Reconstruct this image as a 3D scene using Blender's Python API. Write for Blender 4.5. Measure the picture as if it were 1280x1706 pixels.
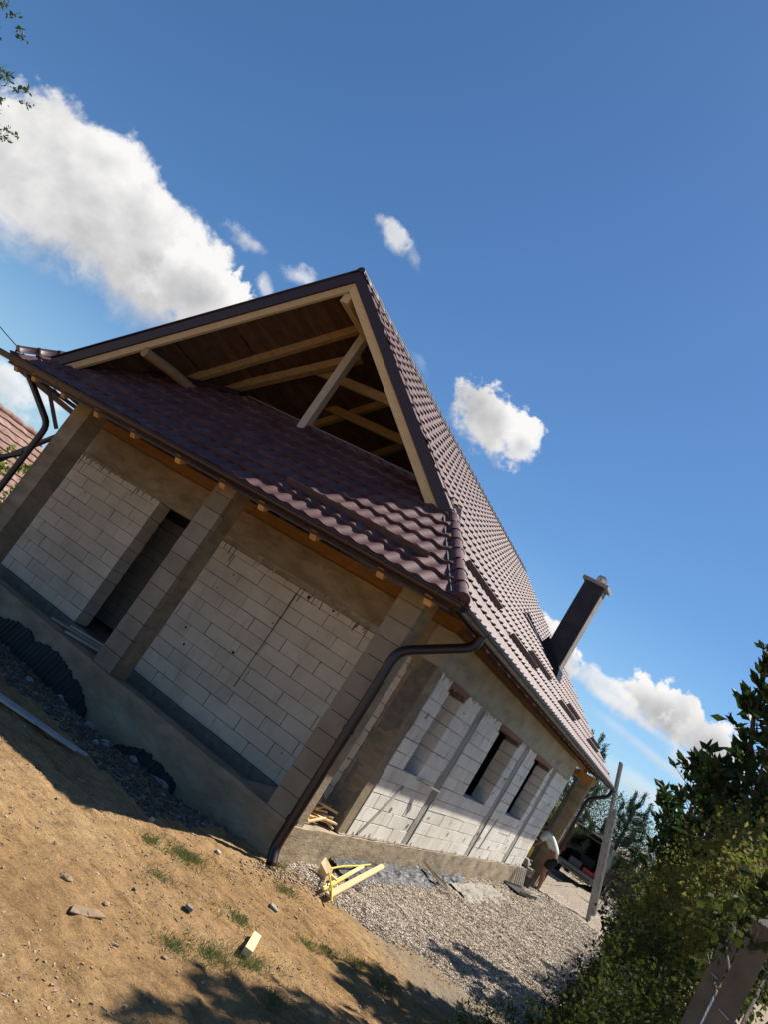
import bpy, bmesh, math, random
import numpy as np
from mathutils import Vector, Matrix, Quaternion
random.seed(7); rng = np.random.default_rng(11)
scene = bpy.context.scene
C = scene.collection
for o in list(bpy.data.objects): bpy.data.objects.remove(o)

# ------------------------------------------------------------------ camera
CAM = Vector((-9.782, -3.811, 1.761))
RIGHT = Vector((0.33814, -0.77164, 0.53873)); DOWN = Vector((0.40780, -0.39577, -0.82284)); FWD = Vector((0.84815, 0.49793, 0.18085))
cd = bpy.data.cameras.new("camera"); cam = bpy.data.objects.new("camera", cd); C.objects.link(cam)
cam.matrix_world = Matrix(((RIGHT.x, -DOWN.x, -FWD.x, CAM.x), (RIGHT.y, -DOWN.y, -FWD.y, CAM.y), (RIGHT.z, -DOWN.z, -FWD.z, CAM.z), (0, 0, 0, 1)))
cd.sensor_fit = 'VERTICAL'; cd.sensor_height = 36.0; cd.sensor_width = 27.0
cd.lens = 1341.8 * 36.0 / 1706.0
cd.clip_start = 0.05; cd.clip_end = 3000
scene.camera = cam

# ------------------------------------------------------------------ light and exposure
SUN = Vector((2.25, -1.09, 3.35)).normalized()          # towards the sun
sd = bpy.data.lights.new("sun", 'SUN'); so = bpy.data.objects.new("sun", sd); C.objects.link(so)
sd.energy = 5.0; sd.angle = math.radians(0.5); sd.color = (1.0, 0.93, 0.83)
so.rotation_euler = (-SUN).to_track_quat('-Z', 'Y').to_euler()
so.location = (20, -10, 30)
SKY_STRENGTH = 0.052
vs = scene.view_settings
vs.view_transform = 'Standard'; vs.look = 'None'; vs.gamma = 1.0; vs.exposure = 0.72
vs.use_curve_mapping = False

CLOUDS = [
((0.462, 0.8533, 0.2418), (6.218, -3.889, -0.201), (-1.532, -2.581, 10.026), 1, 0.35),
((0.5621, 0.7853, 0.2596), (6.114, -4.867, -0.412), (-1.951, -2.95, 11.292), 1, 0.35),
((0.6305, 0.73, 0.2638), (8.203, -7.627, -0.37), (-3.628, -4.117, 18.243), 1, 0.35),
((0.499, 0.8238, 0.2689), (6.775, -4.412, -0.901), (-1.023, -3.612, 11.135), 1, 0.35),
((0.6714, 0.5919, 0.446), (21.16, -17.983, -9.084), (-8.217, -30.458, 51.796), 0.8, 0.7),
((0.8333, 0.4359, 0.3399), (7.444, -13.377, -2.568), (-5.695, -7.489, 22.091), 1, 0.45),
((0.8563, 0.3919, 0.3364), (15.447, -30.099, -5.76), (-7.373, -9.673, 28.535), 0.9, 0.5),
((0.6088, 0.7155, 0.3427), (18.208, -15.884, -0.621), (-18.215, -17.796, 68.271), 0.6, 0.9),
((0.663, 0.6627, 0.3481), (18.35, -20.384, 2.447), (-22.965, -9.432, 60.411), 0.65, 0.9),
((0.6519, 0.6898, 0.3151), (33.044, -17.782, -31.05), (26.642, -50.522, 53.824), 0.55, 0.9),
((0.6979, 0.5661, 0.4387), (30.071, -20.628, -22.339), (5.431, -66.801, 76.516), 0.4, 0.9),
((0.774, 0.5271, 0.3507), (28.626, -30.224, -19.167), (-3.416, -73.481, 116.626), 0.15, 1),
((0.9823, 0.1163, 0.1467), (1.319, -13.599, -1.455), (-4.554, -3.527, 29.921), 1, 0.4),
((0.9885, 0.057, 0.1401), (0.595, -15.785, -1.319), (-4.406, -2.19, 28.502), 1, 0.45),
((0.9535, 0.2593, 0.1537), (5.28, -17.612, -6.316), (-2.578, -15.052, 38.048), 1, 0.4),
((0.98, 0.1513, 0.1291), (0.821, -7.716, -1.058), (-12.439, -15.577, 109.195), 0.6, 1.0),
((0.989, 0.1079, 0.1008), (0.605, -8.873, -1.394), (-8.724, -14.397, 96.787), 0.5, 1.1),
((0.9912, 0.1173, 0.0622), (0.677, -9.354, -1.142), (-2.968, -4.299, 48.993), 0.6, 1.1),
((0.9726, 0.1862, 0.1388), (2.455, -13.667, -2.468), (-6.055, -10.843, 53.328), 0.75, 0.6),
((0.9909, 0.0719, 0.1137), (0.8, -15.575, -1.499), (-6.675, -4.584, 57.004), 0.6, 0.8),
((0.5616, 0.8256, 0.0543), (15.952, -11.243, -3.847), (6.689, -7.404, 32.574), 0.8, 0.6),
((0.5932, 0.8022, 0.068), (20.196, -15.145, -5.239), (7.563, -9.773, 40.946), 0.7, 0.7),
]
def build_world():
    w = bpy.data.worlds.new("World"); scene.world = w; w.use_nodes = True
    nt = w.node_tree; nt.nodes.clear(); N = nt.nodes.new; Lk = nt.links.new
    out = N('ShaderNodeOutputWorld'); bg = N('ShaderNodeBackground'); bg.inputs[1].default_value = SKY_STRENGTH
    Lk(bg.outputs[0], out.inputs[0])
    sky = N('ShaderNodeTexSky'); sky.sky_type = 'NISHITA'; sky.sun_disc = False
    sky.sun_elevation = math.asin(SUN.z); sky.sun_rotation = math.atan2(SUN.x, SUN.y)
    sky.altitude = 300; sky.air_density = 1.1; sky.dust_density = 0.6; sky.ozone_density = 2.2
    tc = N('ShaderNodeTexCoord')
    def mth(op, a, b=None, c=None, clamp=False):
        n = N('ShaderNodeMath'); n.operation = op; n.use_clamp = clamp
        for i, v in enumerate((a, b, c)):
            if v is None: continue
            if isinstance(v, (int, float)): n.inputs[i].default_value = v
            else: Lk(v, n.inputs[i])
        return n.outputs[0]
    def noise(scale, detail, rough, dist=0.0):
        n = N('ShaderNodeTexNoise'); n.inputs['Scale'].default_value = scale; n.inputs['Detail'].default_value = detail
        n.inputs['Roughness'].default_value = rough; n.inputs['Distortion'].default_value = dist
        Lk(tc.outputs['Generated'], n.inputs['Vector']); return n.outputs[0]
    edge = noise(16, 10, 0.62, 0.3); body = noise(7, 5, 0.55, 0.2); fine = noise(45, 6, 0.6)
    mid = noise(20, 3, 0.5, 0.1)
    # soft haze low over the horizon
    sep = N('ShaderNodeSeparateXYZ'); Lk(tc.outputs['Generated'], sep.inputs[0])
    h = mth('SUBTRACT', 1.0, mth('DIVIDE', mth('ABSOLUTE', sep.outputs['Z']), 0.26), clamp=True)
    h = mth('MULTIPLY', mth('POWER', h, 1.4), 0.45)
    def mix(f, a, b):
        m = N('ShaderNodeMix'); m.data_type = 'RGBA'; Lk(f, m.inputs[0])
        for i, v in ((6, a), (7, b)):
            if isinstance(v, tuple): m.inputs[i].default_value = v
            else: Lk(v, m.inputs[i])
        return m.outputs[2]
    K = 0.60 / SKY_STRENGTH
    tint = N('ShaderNodeMix'); tint.data_type = 'RGBA'; tint.blend_type = 'MULTIPLY'; tint.inputs[0].default_value = 1
    Lk(sky.outputs[0], tint.inputs[6]); tint.inputs[7].default_value = (0.62, 0.94, 1.24, 1)
    col = mix(h, tint.outputs[2], (0.60 * K, 0.92 * K, 1.28 * K, 1))
    for (c, U, V, dens, soft) in CLOUDS:
        def lin(A):
            d = N('ShaderNodeVectorMath'); d.operation = 'DOT_PRODUCT'; Lk(tc.outputs['Generated'], d.inputs[0]); d.inputs[1].default_value = A
            return mth('SUBTRACT', d.outputs['Value'], sum(x * y for x, y in zip(A, c)))
        a = lin(U); b = lin(V)
        d = N('ShaderNodeVectorMath'); d.operation = 'DOT_PRODUCT'; Lk(tc.outputs['Generated'], d.inputs[0]); d.inputs[1].default_value = c
        front = mth('GREATER_THAN', d.outputs['Value'], 0.3)
        r = mth('SQRT', mth('ADD', mth('MULTIPLY', a, a), mth('MULTIPLY', b, b)))
        big = (U[0] ** 2 + U[1] ** 2 + U[2] ** 2) ** 0.5 < 9.8
        nz = mth('ADD', mth('MULTIPLY', mth('SUBTRACT', edge, 0.5), 1.05 if big else 1.6), mth('MULTIPLY', mth('SUBTRACT', fine, 0.5), 0.22 if big else 1.5))
        val = mth('ADD', mth('SUBTRACT', 0.95, r), nz)
        # the lower side of a cumulus is smoother and fades
        sf = mth('ADD', soft, mth('MULTIPLY', mth('MULTIPLY', b, -0.35), 1.0))
        sf = mth('MAXIMUM', sf, soft * 0.6)
        al = mth('DIVIDE', val, sf, clamp=True)
        al = mth('MULTIPLY', mth('MULTIPLY', mth('MULTIPLY', al, al), mth('SUBTRACT', 3.0, mth('MULTIPLY', al, 2.0))), dens)
        al = mth('MULTIPLY', al, front)
        thick = mth('MULTIPLY', mth('SUBTRACT', 1.0, r, clamp=True), 0.55 if dens > 0.85 else 0.15)
        br = mth('ADD', mth('ADD', 0.93, mth('MULTIPLY', b, 0.2)), mth('MULTIPLY', mth('SUBTRACT', body, 0.5), 1.5))
        br = mth('ADD', br, mth('MULTIPLY', mth('SUBTRACT', mid, 0.5), 0.45))
        br = mth('SUBTRACT', br, mth('MULTIPLY', thick, 0.75))
        br = mth('MINIMUM', mth('MAXIMUM', br, 0.44), 0.98)
        cc = N('ShaderNodeCombineColor')
        Lk(mth('MULTIPLY', br, 1.0 * K), cc.inputs[0]); Lk(mth('MULTIPLY', mth('ADD', mth('MULTIPLY', br, 0.96), 0.025), K), cc.inputs[1]); Lk(mth('MULTIPLY', mth('ADD', mth('MULTIPLY', br, 0.9), 0.07), K), cc.inputs[2])
        col = mix(al, col, cc.outputs[0])
    Lk(col, bg.inputs[0])
build_world()

# ------------------------------------------------------------------ helpers
def link(o, parent=None, kind=None):
    C.objects.link(o)
    if parent is not None: o.parent = parent
    if kind: o['kind'] = kind
    return o
def tag(o, label=None, cat=None, group=None, kind=None):
    if label: o['label'] = label
    if cat: o['category'] = cat
    if group: o['group'] = group
    if kind: o['kind'] = kind
    return o
def empty(name, loc, label=None, cat=None, group=None, rz=0.0):
    o = bpy.data.objects.new(name, None); C.objects.link(o); o.location = loc; o.rotation_euler = (0, 0, rz)
    o.empty_display_size = 0.1
    return tag(o, label, cat, group)
def V3(*a): return Vector(a)

class MB:
    """collects geometry in the coordinates of the future parent"""
    def __init__(s): s.v = []; s.f = []; s.sm = []
    def add(s, vs, fs, smooth=False):
        n = len(s.v); s.v += [tuple(v) for v in vs]
        for f in fs: s.f.append(tuple(i + n for i in f)); s.sm.append(smooth)
        return s
    def box(s, x0, x1, y0, y1, z0, z1):
        vs = [(x0, y0, z0), (x1, y0, z0), (x1, y1, z0), (x0, y1, z0), (x0, y0, z1), (x1, y0, z1), (x1, y1, z1), (x0, y1, z1)]
        return s.add(vs, [(0, 3, 2, 1), (4, 5, 6, 7), (0, 1, 5, 4), (1, 2, 6, 5), (2, 3, 7, 6), (3, 0, 4, 7)])
    def obox(s, c, ax, ay, az, jitter=0):
        """box with centre c and half axes"""
        c = Vector(c); ax = Vector(ax); ay = Vector(ay); az = Vector(az); vs = []
        for k in (-1, 1):
            for (i, j) in ((-1, -1), (1, -1), (1, 1), (-1, 1)):
                p = c + ax * i + ay * j + az * k
                if jitter: p += Vector((random.uniform(-jitter, jitter), random.uniform(-jitter, jitter), random.uniform(-jitter, jitter)))
                vs.append(p)
        return s.add(vs, [(0, 3, 2, 1), (4, 5, 6, 7), (0, 1, 5, 4), (1, 2, 6, 5), (2, 3, 7, 6), (3, 0, 4, 7)])
    def beam(s, a, b, w, h, up=(0, 0, 1), jitter=0):
        """bar from a to b, w across, h along up"""
        a = Vector(a); b = Vector(b); d = b - a; L = d.length; d = d / L; up = Vector(up)
        side = d.cross(up)
        if side.length < 1e-4: side = d.cross(Vector((1, 0, 0)))
        side.normalize(); u2 = side.cross(d).normalized()
        return s.obox((a + b) / 2, d * L / 2, side * w / 2, u2 * h / 2, jitter)
    def tube(s, pts, r, n=10, cap=True, smooth=True):
        pts = [Vector(p) for p in pts]; m = len(pts); rr = r if isinstance(r, (list, tuple)) else [r] * m
        base = len(s.v); prev = None
        rings = []
        for i, p in enumerate(pts):
            if i == 0: t = pts[1] - pts[0]
            elif i == m - 1: t = pts[-1] - pts[-2]
            else: t = (pts[i + 1] - p).normalized() + (p - pts[i - 1]).normalized()
            t.normalize()
            if prev is None:
                x = t.cross(Vector((0, 0, 1)));
                if x.length < 1e-3: x = t.cross(Vector((1, 0, 0)))
            else: x = prev - t * prev.dot(t)
            x.normalize(); prev = x; y = t.cross(x)
            rings.append([p + (x * math.cos(2 * math.pi * k / n) + y * math.sin(2 * math.pi * k / n)) * rr[i] for k in range(n)])
        vs = [v for R in rings for v in R]; fs = []
        for i in range(m - 1):
            for k in range(n):
                fs.append((i * n + k, i * n + (k + 1) % n, (i + 1) * n + (k + 1) % n, (i + 1) * n + k))
        s.add(vs, fs, smooth)
        if cap:
            s.add(rings[0], [tuple(range(n - 1, -1, -1))]); s.add(rings[-1], [tuple(range(n))])
        return s
    def quad(s, a, b, c, d): return s.add([a, b, c, d], [(0, 1, 2, 3)])
    def prism(s, poly, d):
        """closed outline (3d points) thickened by vector d"""
        n = len(poly); d = Vector(d); vs = [Vector(p) for p in poly] + [Vector(p) + d for p in poly]
        fs = [tuple(range(n - 1, -1, -1)), tuple(range(n, 2 * n))] + [(i, (i + 1) % n, n + (i + 1) % n, n + i) for i in range(n)]
        return s.add(vs, fs)
    def mesh(s, name):
        me = bpy.data.meshes.new(name); me.from_pydata(s.v, [], s.f)
        me.polygons.foreach_set('use_smooth', s.sm); me.update(); return me
    def build(s, name, mat, parent=None, kind=None, fix=True, bevel=0, label=None):
        me = s.mesh(name); me.materials.append(mat)
        if fix:
            bm = bmesh.new(); bm.from_mesh(me)
            bmesh.ops.recalc_face_normals(bm, faces=bm.faces); bm.to_mesh(me); bm.free()
        o = bpy.data.objects.new(name, me); link(o, parent, kind)
        if bevel:
            m = o.modifiers.new('bevel', 'BEVEL'); m.width = bevel; m.segments = 2; m.limit_method = 'ANGLE'
        if label: o['label'] = label
        return o
def arrmesh(name, verts, quads, mat, parent=None, kind=None, smooth=False):
    """fast mesh from numpy arrays; faces all of the same size"""
    me = bpy.data.meshes.new(name); nv = len(verts); nf, k = quads.shape
    me.vertices.add(nv); me.vertices.foreach_set('co', np.ascontiguousarray(verts, dtype=np.float32).ravel())
    me.loops.add(nf * k); me.loops.foreach_set('vertex_index', np.ascontiguousarray(quads, dtype=np.int32).ravel())
    me.polygons.add(nf); me.polygons.foreach_set('loop_start', np.arange(0, nf * k, k, dtype=np.int32))
    me.polygons.foreach_set('use_smooth', np.full(nf, smooth)); me.materials.append(mat)
    me.update(calc_edges=True); me.validate()
    o = bpy.data.objects.new(name, me); return link(o, parent, kind)

# ------------------------------------------------------------------ materials
def new_mat(name):
    m = bpy.data.materials.new(name); m.use_nodes = True; nt = m.node_tree; nt.nodes.clear()
    out = nt.nodes.new('ShaderNodeOutputMaterial'); b = nt.nodes.new('ShaderNodeBsdfPrincipled'); nt.links.new(b.outputs[0], out.inputs[0])
    return m, nt, b, out
def ramp(nt, fac, stops):
    r = nt.nodes.new('ShaderNodeValToRGB'); e = r.color_ramp.elements
    e[0].position = stops[0][0]; e[0].color = (*stops[0][1], 1); e[1].position = stops[-1][0]; e[1].color = (*stops[-1][1], 1)
    for p, c in stops[1:-1]:
        x = e.new(p); x.color = (*c, 1)
    nt.links.new(fac, r.inputs[0]); return r.outputs[0]
def nz(nt, vec, scale, detail=6, rough=0.6, dist=0.0):
    n = nt.nodes.new('ShaderNodeTexNoise'); n.inputs['Scale'].default_value = scale; n.inputs['Detail'].default_value = detail
    n.inputs['Roughness'].default_value = rough; n.inputs['Distortion'].default_value = dist
    nt.links.new(vec, n.inputs['Vector']); return n.outputs[0]
def worldpos(nt, scale=(1, 1, 1)):
    g = nt.nodes.new('ShaderNodeNewGeometry'); mp = nt.nodes.new('ShaderNodeMapping'); mp.inputs['Scale'].default_value = scale
    nt.links.new(g.outputs['Position'], mp.inputs['Vector']); return mp.outputs[0]
def bump(nt, b, h, strength, dist):
    n = nt.nodes.new('ShaderNodeBump'); n.inputs['Strength'].default_value = strength; n.inputs['Distance'].default_value = dist
    nt.links.new(h, n.inputs['Height'])
    if b.inputs['Normal'].links: nt.links.new(b.inputs['Normal'].links[0].from_socket, n.inputs['Normal'])
    nt.links.new(n.outputs[0], b.inputs['Normal'])
def mixc(nt, fac, a, b, mode='MIX'):
    m = nt.nodes.new('ShaderNodeMix'); m.data_type = 'RGBA'; m.blend_type = mode
    for i, v in ((0, fac), (6, a), (7, b)):
        if isinstance(v, (int, float)): m.inputs[i].default_value = v
        elif isinstance(v, tuple): m.inputs[i].default_value = (*v, 1)
        else: nt.links.new(v, m.inputs[i])
    return m.outputs[2]
def mmath(nt, op, a, b=0.0, clamp=False):
    m = nt.nodes.new('ShaderNodeMath'); m.operation = op; m.use_clamp = clamp
    for i, v in ((0, a), (1, b)):
        if isinstance(v, (int, float)): m.inputs[i].default_value = v
        else: nt.links.new(v, m.inputs[i])
    return m.outputs[0]
def rough_mat(name, stops, scale, rough=0.9, bumps=((30, 0.5, 0.004),), stretch=(1, 1, 1), objvar=0.0, spec=0.3, stain=None, metallic=0.0):
    m, nt, b, out = new_mat(name); p = worldpos(nt, stretch)
    c = ramp(nt, nz(nt, p, scale, 8, 0.62, 0.2), stops)
    if stain:
        sc, col, lo, hi, amt = stain
        f = mmath(nt, 'MULTIPLY', ramp(nt, nz(nt, p, sc, 6, 0.65, 0.6), [(lo, (0, 0, 0)), (hi, (1, 1, 1))]), amt)
        c = mixc(nt, f, c, col)
    if objvar:
        oi = nt.nodes.new('ShaderNodeObjectInfo')
        c = mixc(nt, 1.0, c, ramp(nt, oi.outputs['Random'], [(0, (1 - objvar,) * 3), (1, (1 + objvar * 0.3,) * 3)]), 'MULTIPLY')
    nt.links.new(c, b.inputs['Base Color']); b.inputs['Roughness'].default_value = rough
    b.inputs['Specular IOR Level'].default_value = spec; b.inputs['Metallic'].default_value = metallic
    for sc, st, di in bumps: bump(nt, b, nz(nt, p, sc, 8, 0.65), st, di)
    return m
def leaf_mat(name, cols, trans=0.35, rough=0.5, spec=0.4):
    m, nt, b, out = new_mat(name)
    g = nt.nodes.new('ShaderNodeNewGeometry')
    r = g.outputs['Random Per Island']
    c = ramp(nt, r, [(i / (len(cols) - 1), c) for i, c in enumerate(cols)])
    c = mixc(nt, 0.35, c, ramp(nt, nz(nt, g.outputs['Position'], 1.7, 3), [(0.35, cols[0]), (0.65, cols[-1])]))
    nt.links.new(c, b.inputs['Base Color']); b.inputs['Roughness'].default_value = rough; b.inputs['Specular IOR Level'].default_value = spec
    t = nt.nodes.new('ShaderNodeBsdfTranslucent'); nt.links.new(mixc(nt, 1.0, c, (1.0, 1.0, 0.55), 'MULTIPLY'), t.inputs['Color'])
    mx = nt.nodes.new('ShaderNodeMixShader'); mx.inputs[0].default_value = trans
    nt.links.new(b.outputs[0], mx.inputs[1]); nt.links.new(t.outputs[0], mx.inputs[2]); nt.links.new(mx.outputs[0], out.inputs[0])
    return m
def plain(name, col, rough=0.5, metallic=0.0, spec=0.5, alpha=None):
    m, nt, b, out = new_mat(name); p = worldpos(nt)
    c = mixc(nt, 1.0, col, ramp(nt, nz(nt, p, 9, 5), [(0.3, (0.82,) * 3), (0.7, (1.08,) * 3)]), 'MULTIPLY')
    nt.links.new(c, b.inputs['Base Color']); b.inputs['Roughness'].default_value = rough; b.inputs['Metallic'].default_value = metallic
    b.inputs['Specular IOR Level'].default_value = spec
    return m

M = {}
def aac(k=1.0):
    m, nt, b, out = new_mat('aerated_block'); p = worldpos(nt)
    c = ramp(nt, nz(nt, p, 2.2, 7, 0.6, 0.4), [(0.28, (0.68, 0.635, 0.565)), (0.5, (0.79, 0.755, 0.69)), (0.75, (0.84, 0.815, 0.76))])
    st = ramp(nt, nz(nt, worldpos(nt, (3.5, 3.5, 0.7)), 2.0, 6, 0.7, 0.8), [(0.55, (0, 0, 0)), (0.72, (1, 1, 1))])
    c = mixc(nt, mmath(nt, 'MULTIPLY', st, 0.5), c, (0.40, 0.355, 0.29))
    st2 = ramp(nt, nz(nt, p, 0.8, 7, 0.65, 0.5), [(0.48, (0, 0, 0)), (0.7, (1, 1, 1))])
    c = mixc(nt, mmath(nt, 'MULTIPLY', st2, 0.35), c, (0.46, 0.41, 0.335))
    oi = nt.nodes.new('ShaderNodeObjectInfo')
    c = mixc(nt, 1.0, c, ramp(nt, oi.outputs['Random'], [(0, (0.90, 0.89, 0.875)), (0.5, (0.98, 0.975, 0.965)), (1, (1.03, 1.03, 1.03))]), 'MULTIPLY')
    vo = nt.nodes.new('ShaderNodeTexVoronoi'); vo.inputs['Scale'].default_value = 3.3; nt.links.new(p, vo.inputs['Vector'])
    holes = ramp(nt, vo.outputs['Distance'], [(0.04, (1, 1, 1)), (0.065, (0, 0, 0))])
    c = mixc(nt, mmath(nt, 'MULTIPLY', holes, 0.75), c, (0.10, 0.085, 0.07))
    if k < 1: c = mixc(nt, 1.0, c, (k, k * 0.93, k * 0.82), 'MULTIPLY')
    nt.links.new(c, b.inputs['Base Color']); b.inputs['Roughness'].default_value = 0.95; b.inputs['Specular IOR Level'].default_value = 0.15
    bump(nt, b, nz(nt, p, 90, 6, 0.7), 0.35, 0.004); bump(nt, b, nz(nt, p, 12, 6, 0.65), 0.3, 0.012)
    return m
M['aac'] = aac()
M['mortar'] = rough_mat('old_mortar', [(0.3, (0.12, 0.105, 0.085)), (0.7, (0.23, 0.205, 0.17))], 8, bumps=((30, 0.8, 0.01),))
M['smear'] = rough_mat('mortar_smear', [(0.3, (0.22, 0.19, 0.15)), (0.7, (0.40, 0.36, 0.30))], 9, bumps=((35, 1.0, 0.012),))
M['concrete'] = rough_mat('cast_concrete', [(0.25, (0.18, 0.138, 0.085)), (0.5, (0.28, 0.223, 0.148)), (0.75, (0.38, 0.315, 0.225))], 1.6, bumps=((60, 0.5, 0.005), (7, 0.45, 0.02), (22, 0.4, 0.01)), stretch=(1, 1, 2.6), stain=(3.0, (0.15, 0.12, 0.085), 0.5, 0.68, 0.55))
M['beamconcrete'] = rough_mat('pale_beam_concrete', [(0.25, (0.26, 0.235, 0.175)), (0.5, (0.38, 0.35, 0.275)), (0.75, (0.48, 0.45, 0.37))], 1.3, bumps=((60, 0.4, 0.004), (7, 0.35, 0.015)), stretch=(1, 1, 2.2), stain=(2.2, (0.20, 0.165, 0.11), 0.52, 0.68, 0.5))
M['greyconcrete'] = rough_mat('grey_concrete', [(0.25, (0.25, 0.235, 0.21)), (0.55, (0.38, 0.365, 0.33)), (0.8, (0.50, 0.48, 0.44))], 3.0, bumps=((50, 0.7, 0.008), (11, 0.5, 0.02)), stretch=(1, 1, 0.35), stain=(5, (0.14, 0.125, 0.10), 0.52, 0.7, 0.6))
M['foundation'] = rough_mat('foundation_concrete', [(0.25, (0.24, 0.18, 0.115)), (0.5, (0.37, 0.295, 0.20)), (0.78, (0.48, 0.40, 0.29))], 2.3, bumps=((40, 0.8, 0.01), (6, 0.6, 0.03)), stretch=(0.6, 0.6, 1.6), stain=(2.2, (0.17, 0.145, 0.12), 0.5, 0.64, 0.7))
M['paving'] = rough_mat('dusty_slab', [(0.3, (0.16, 0.16, 0.14)), (0.7, (0.28, 0.27, 0.24))], 2.5, bumps=((40, 0.6, 0.008),))
M['postconc'] = rough_mat('fence_post_concrete', [(0.25, (0.075, 0.068, 0.056)), (0.7, (0.14, 0.125, 0.103))], 9, bumps=((120, 0.5, 0.002),), stain=(12, (0.10, 0.09, 0.07), 0.55, 0.7, 0.5))
def wood(name, a, b_, sc=3.0, stretch=(9, 9, 1.0), rough=0.75):
    return rough_mat(name, [(0.25, a), (0.75, b_)], sc, rough=rough, bumps=((18, 0.3, 0.004),), stretch=stretch, objvar=0.25)
M['wood_new'] = wood('fresh_timber', (0.42, 0.22, 0.075), (0.68, 0.40, 0.16), 3, (5, 2, 8))
M['wood_plate'] = wood('wall_plate_timber', (0.24, 0.115, 0.035), (0.40, 0.21, 0.07), 3, (5, 2, 8))
M['wood_barge'] = wood('planed_pine', (0.46, 0.34, 0.18), (0.60, 0.46, 0.26), 4, (4, 1, 6))
M['wood_old'] = wood('roof_timber', (0.22, 0.14, 0.07), (0.38, 0.26, 0.135), 4, (4, 1.5, 5))
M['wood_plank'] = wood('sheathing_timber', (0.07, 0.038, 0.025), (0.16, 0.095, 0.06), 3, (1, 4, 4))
M['wood_red'] = wood('stained_lintel_board', (0.22, 0.10, 0.06), (0.33, 0.17, 0.11), 4, (1, 6, 6))
M['wood_grey'] = wood('weathered_timber', (0.30, 0.27, 0.22), (0.50, 0.46, 0.39), 5, (6, 6, 1))
M['wood_offcut'] = wood('offcut_pine', (0.62, 0.46, 0.24), (0.80, 0.64, 0.38), 4, (3, 8, 8))
def roofmetal():
    m, nt, b, out = new_mat('maroon_tile_metal'); p = worldpos(nt)
    c = ramp(nt, nz(nt, p, 3.4, 6, 0.7), [(0.3, (0.068, 0.029, 0.032)), (0.5, (0.10, 0.046, 0.049)), (0.7, (0.155, 0.088, 0.086))])
    c = mixc(nt, mmath(nt, 'MULTIPLY', ramp(nt, nz(nt, p, 1.3, 6, 0.7, 0.5), [(0.5, (0, 0, 0)), (0.75, (1, 1, 1))]), 0.35), c, (0.20, 0.15, 0.13))
    nt.links.new(c, b.inputs['Base Color']); b.inputs['Roughness'].default_value = 0.6; b.inputs['Specular IOR Level'].default_value = 0.28
    b.inputs['Metallic'].default_value = 0.0
    b.inputs['Coat Weight'].default_value = 0.05; b.inputs['Coat Roughness'].default_value = 0.5
    bump(nt, b, nz(nt, p, 60, 5, 0.6), 0.15, 0.002)
    return m
M['roof'] = roofmetal()
M['trim'] = plain('brown_trim_sheet', (0.034, 0.015, 0.017), 0.4)
M['gutter'] = plain('brown_gutter_sheet', (0.024, 0.0115, 0.010), 0.34)
M['guard'] = plain('snow_guard_sheet', (0.085, 0.055, 0.056), 0.5)
M['flash'] = plain('grey_flashing_sheet', (0.16, 0.14, 0.14), 0.4)
M['chimney'] = rough_mat('dark_chimney_cladding', [(0.3, (0.028, 0.026, 0.028)), (0.7, (0.060, 0.054, 0.056))], 3, rough=0.55, bumps=((25, 0.25, 0.004),))
M['chim_sunlit'] = rough_mat('chimney_sunlit_side', [(0.3, (0.20, 0.18, 0.15)), (0.7, (0.34, 0.31, 0.27))], 5)
M['steel'] = plain('galvanised_steel', (0.45, 0.47, 0.50), 0.35, 0.8)
M['blackmetal'] = plain('dark_paint_metal', (0.02, 0.02, 0.022), 0.45)
M['membrane'] = plain('black_membrane', (0.010, 0.010, 0.011), 0.5, 0, 0.35)
M['plastic_black'] = plain('black_plastic_film', (0.030, 0.034, 0.042), 0.55, 0, 0.3)
M['plastic_clear'] = plain('milky_plastic_film', (0.32, 0.29, 0.25), 0.75, 0, 0.2)
M['yellow'] = plain('yellow_plastic', (0.75, 0.58, 0.05), 0.4)
M['pipe'] = plain('pale_plastic_pipe', (0.40, 0.42, 0.43), 0.4)
M['stone'] = rough_mat('rubble_stone', [(0.3, (0.20, 0.19, 0.17)), (0.7, (0.36, 0.34, 0.31))], 10, bumps=((40, 0.8, 0.01),), objvar=0.3)
M['clod'] = rough_mat('dry_clod', [(0.3, (0.25, 0.165, 0.095)), (0.7, (0.42, 0.30, 0.19))], 12, bumps=((60, 0.8, 0.006),), objvar=0.3)

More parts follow.
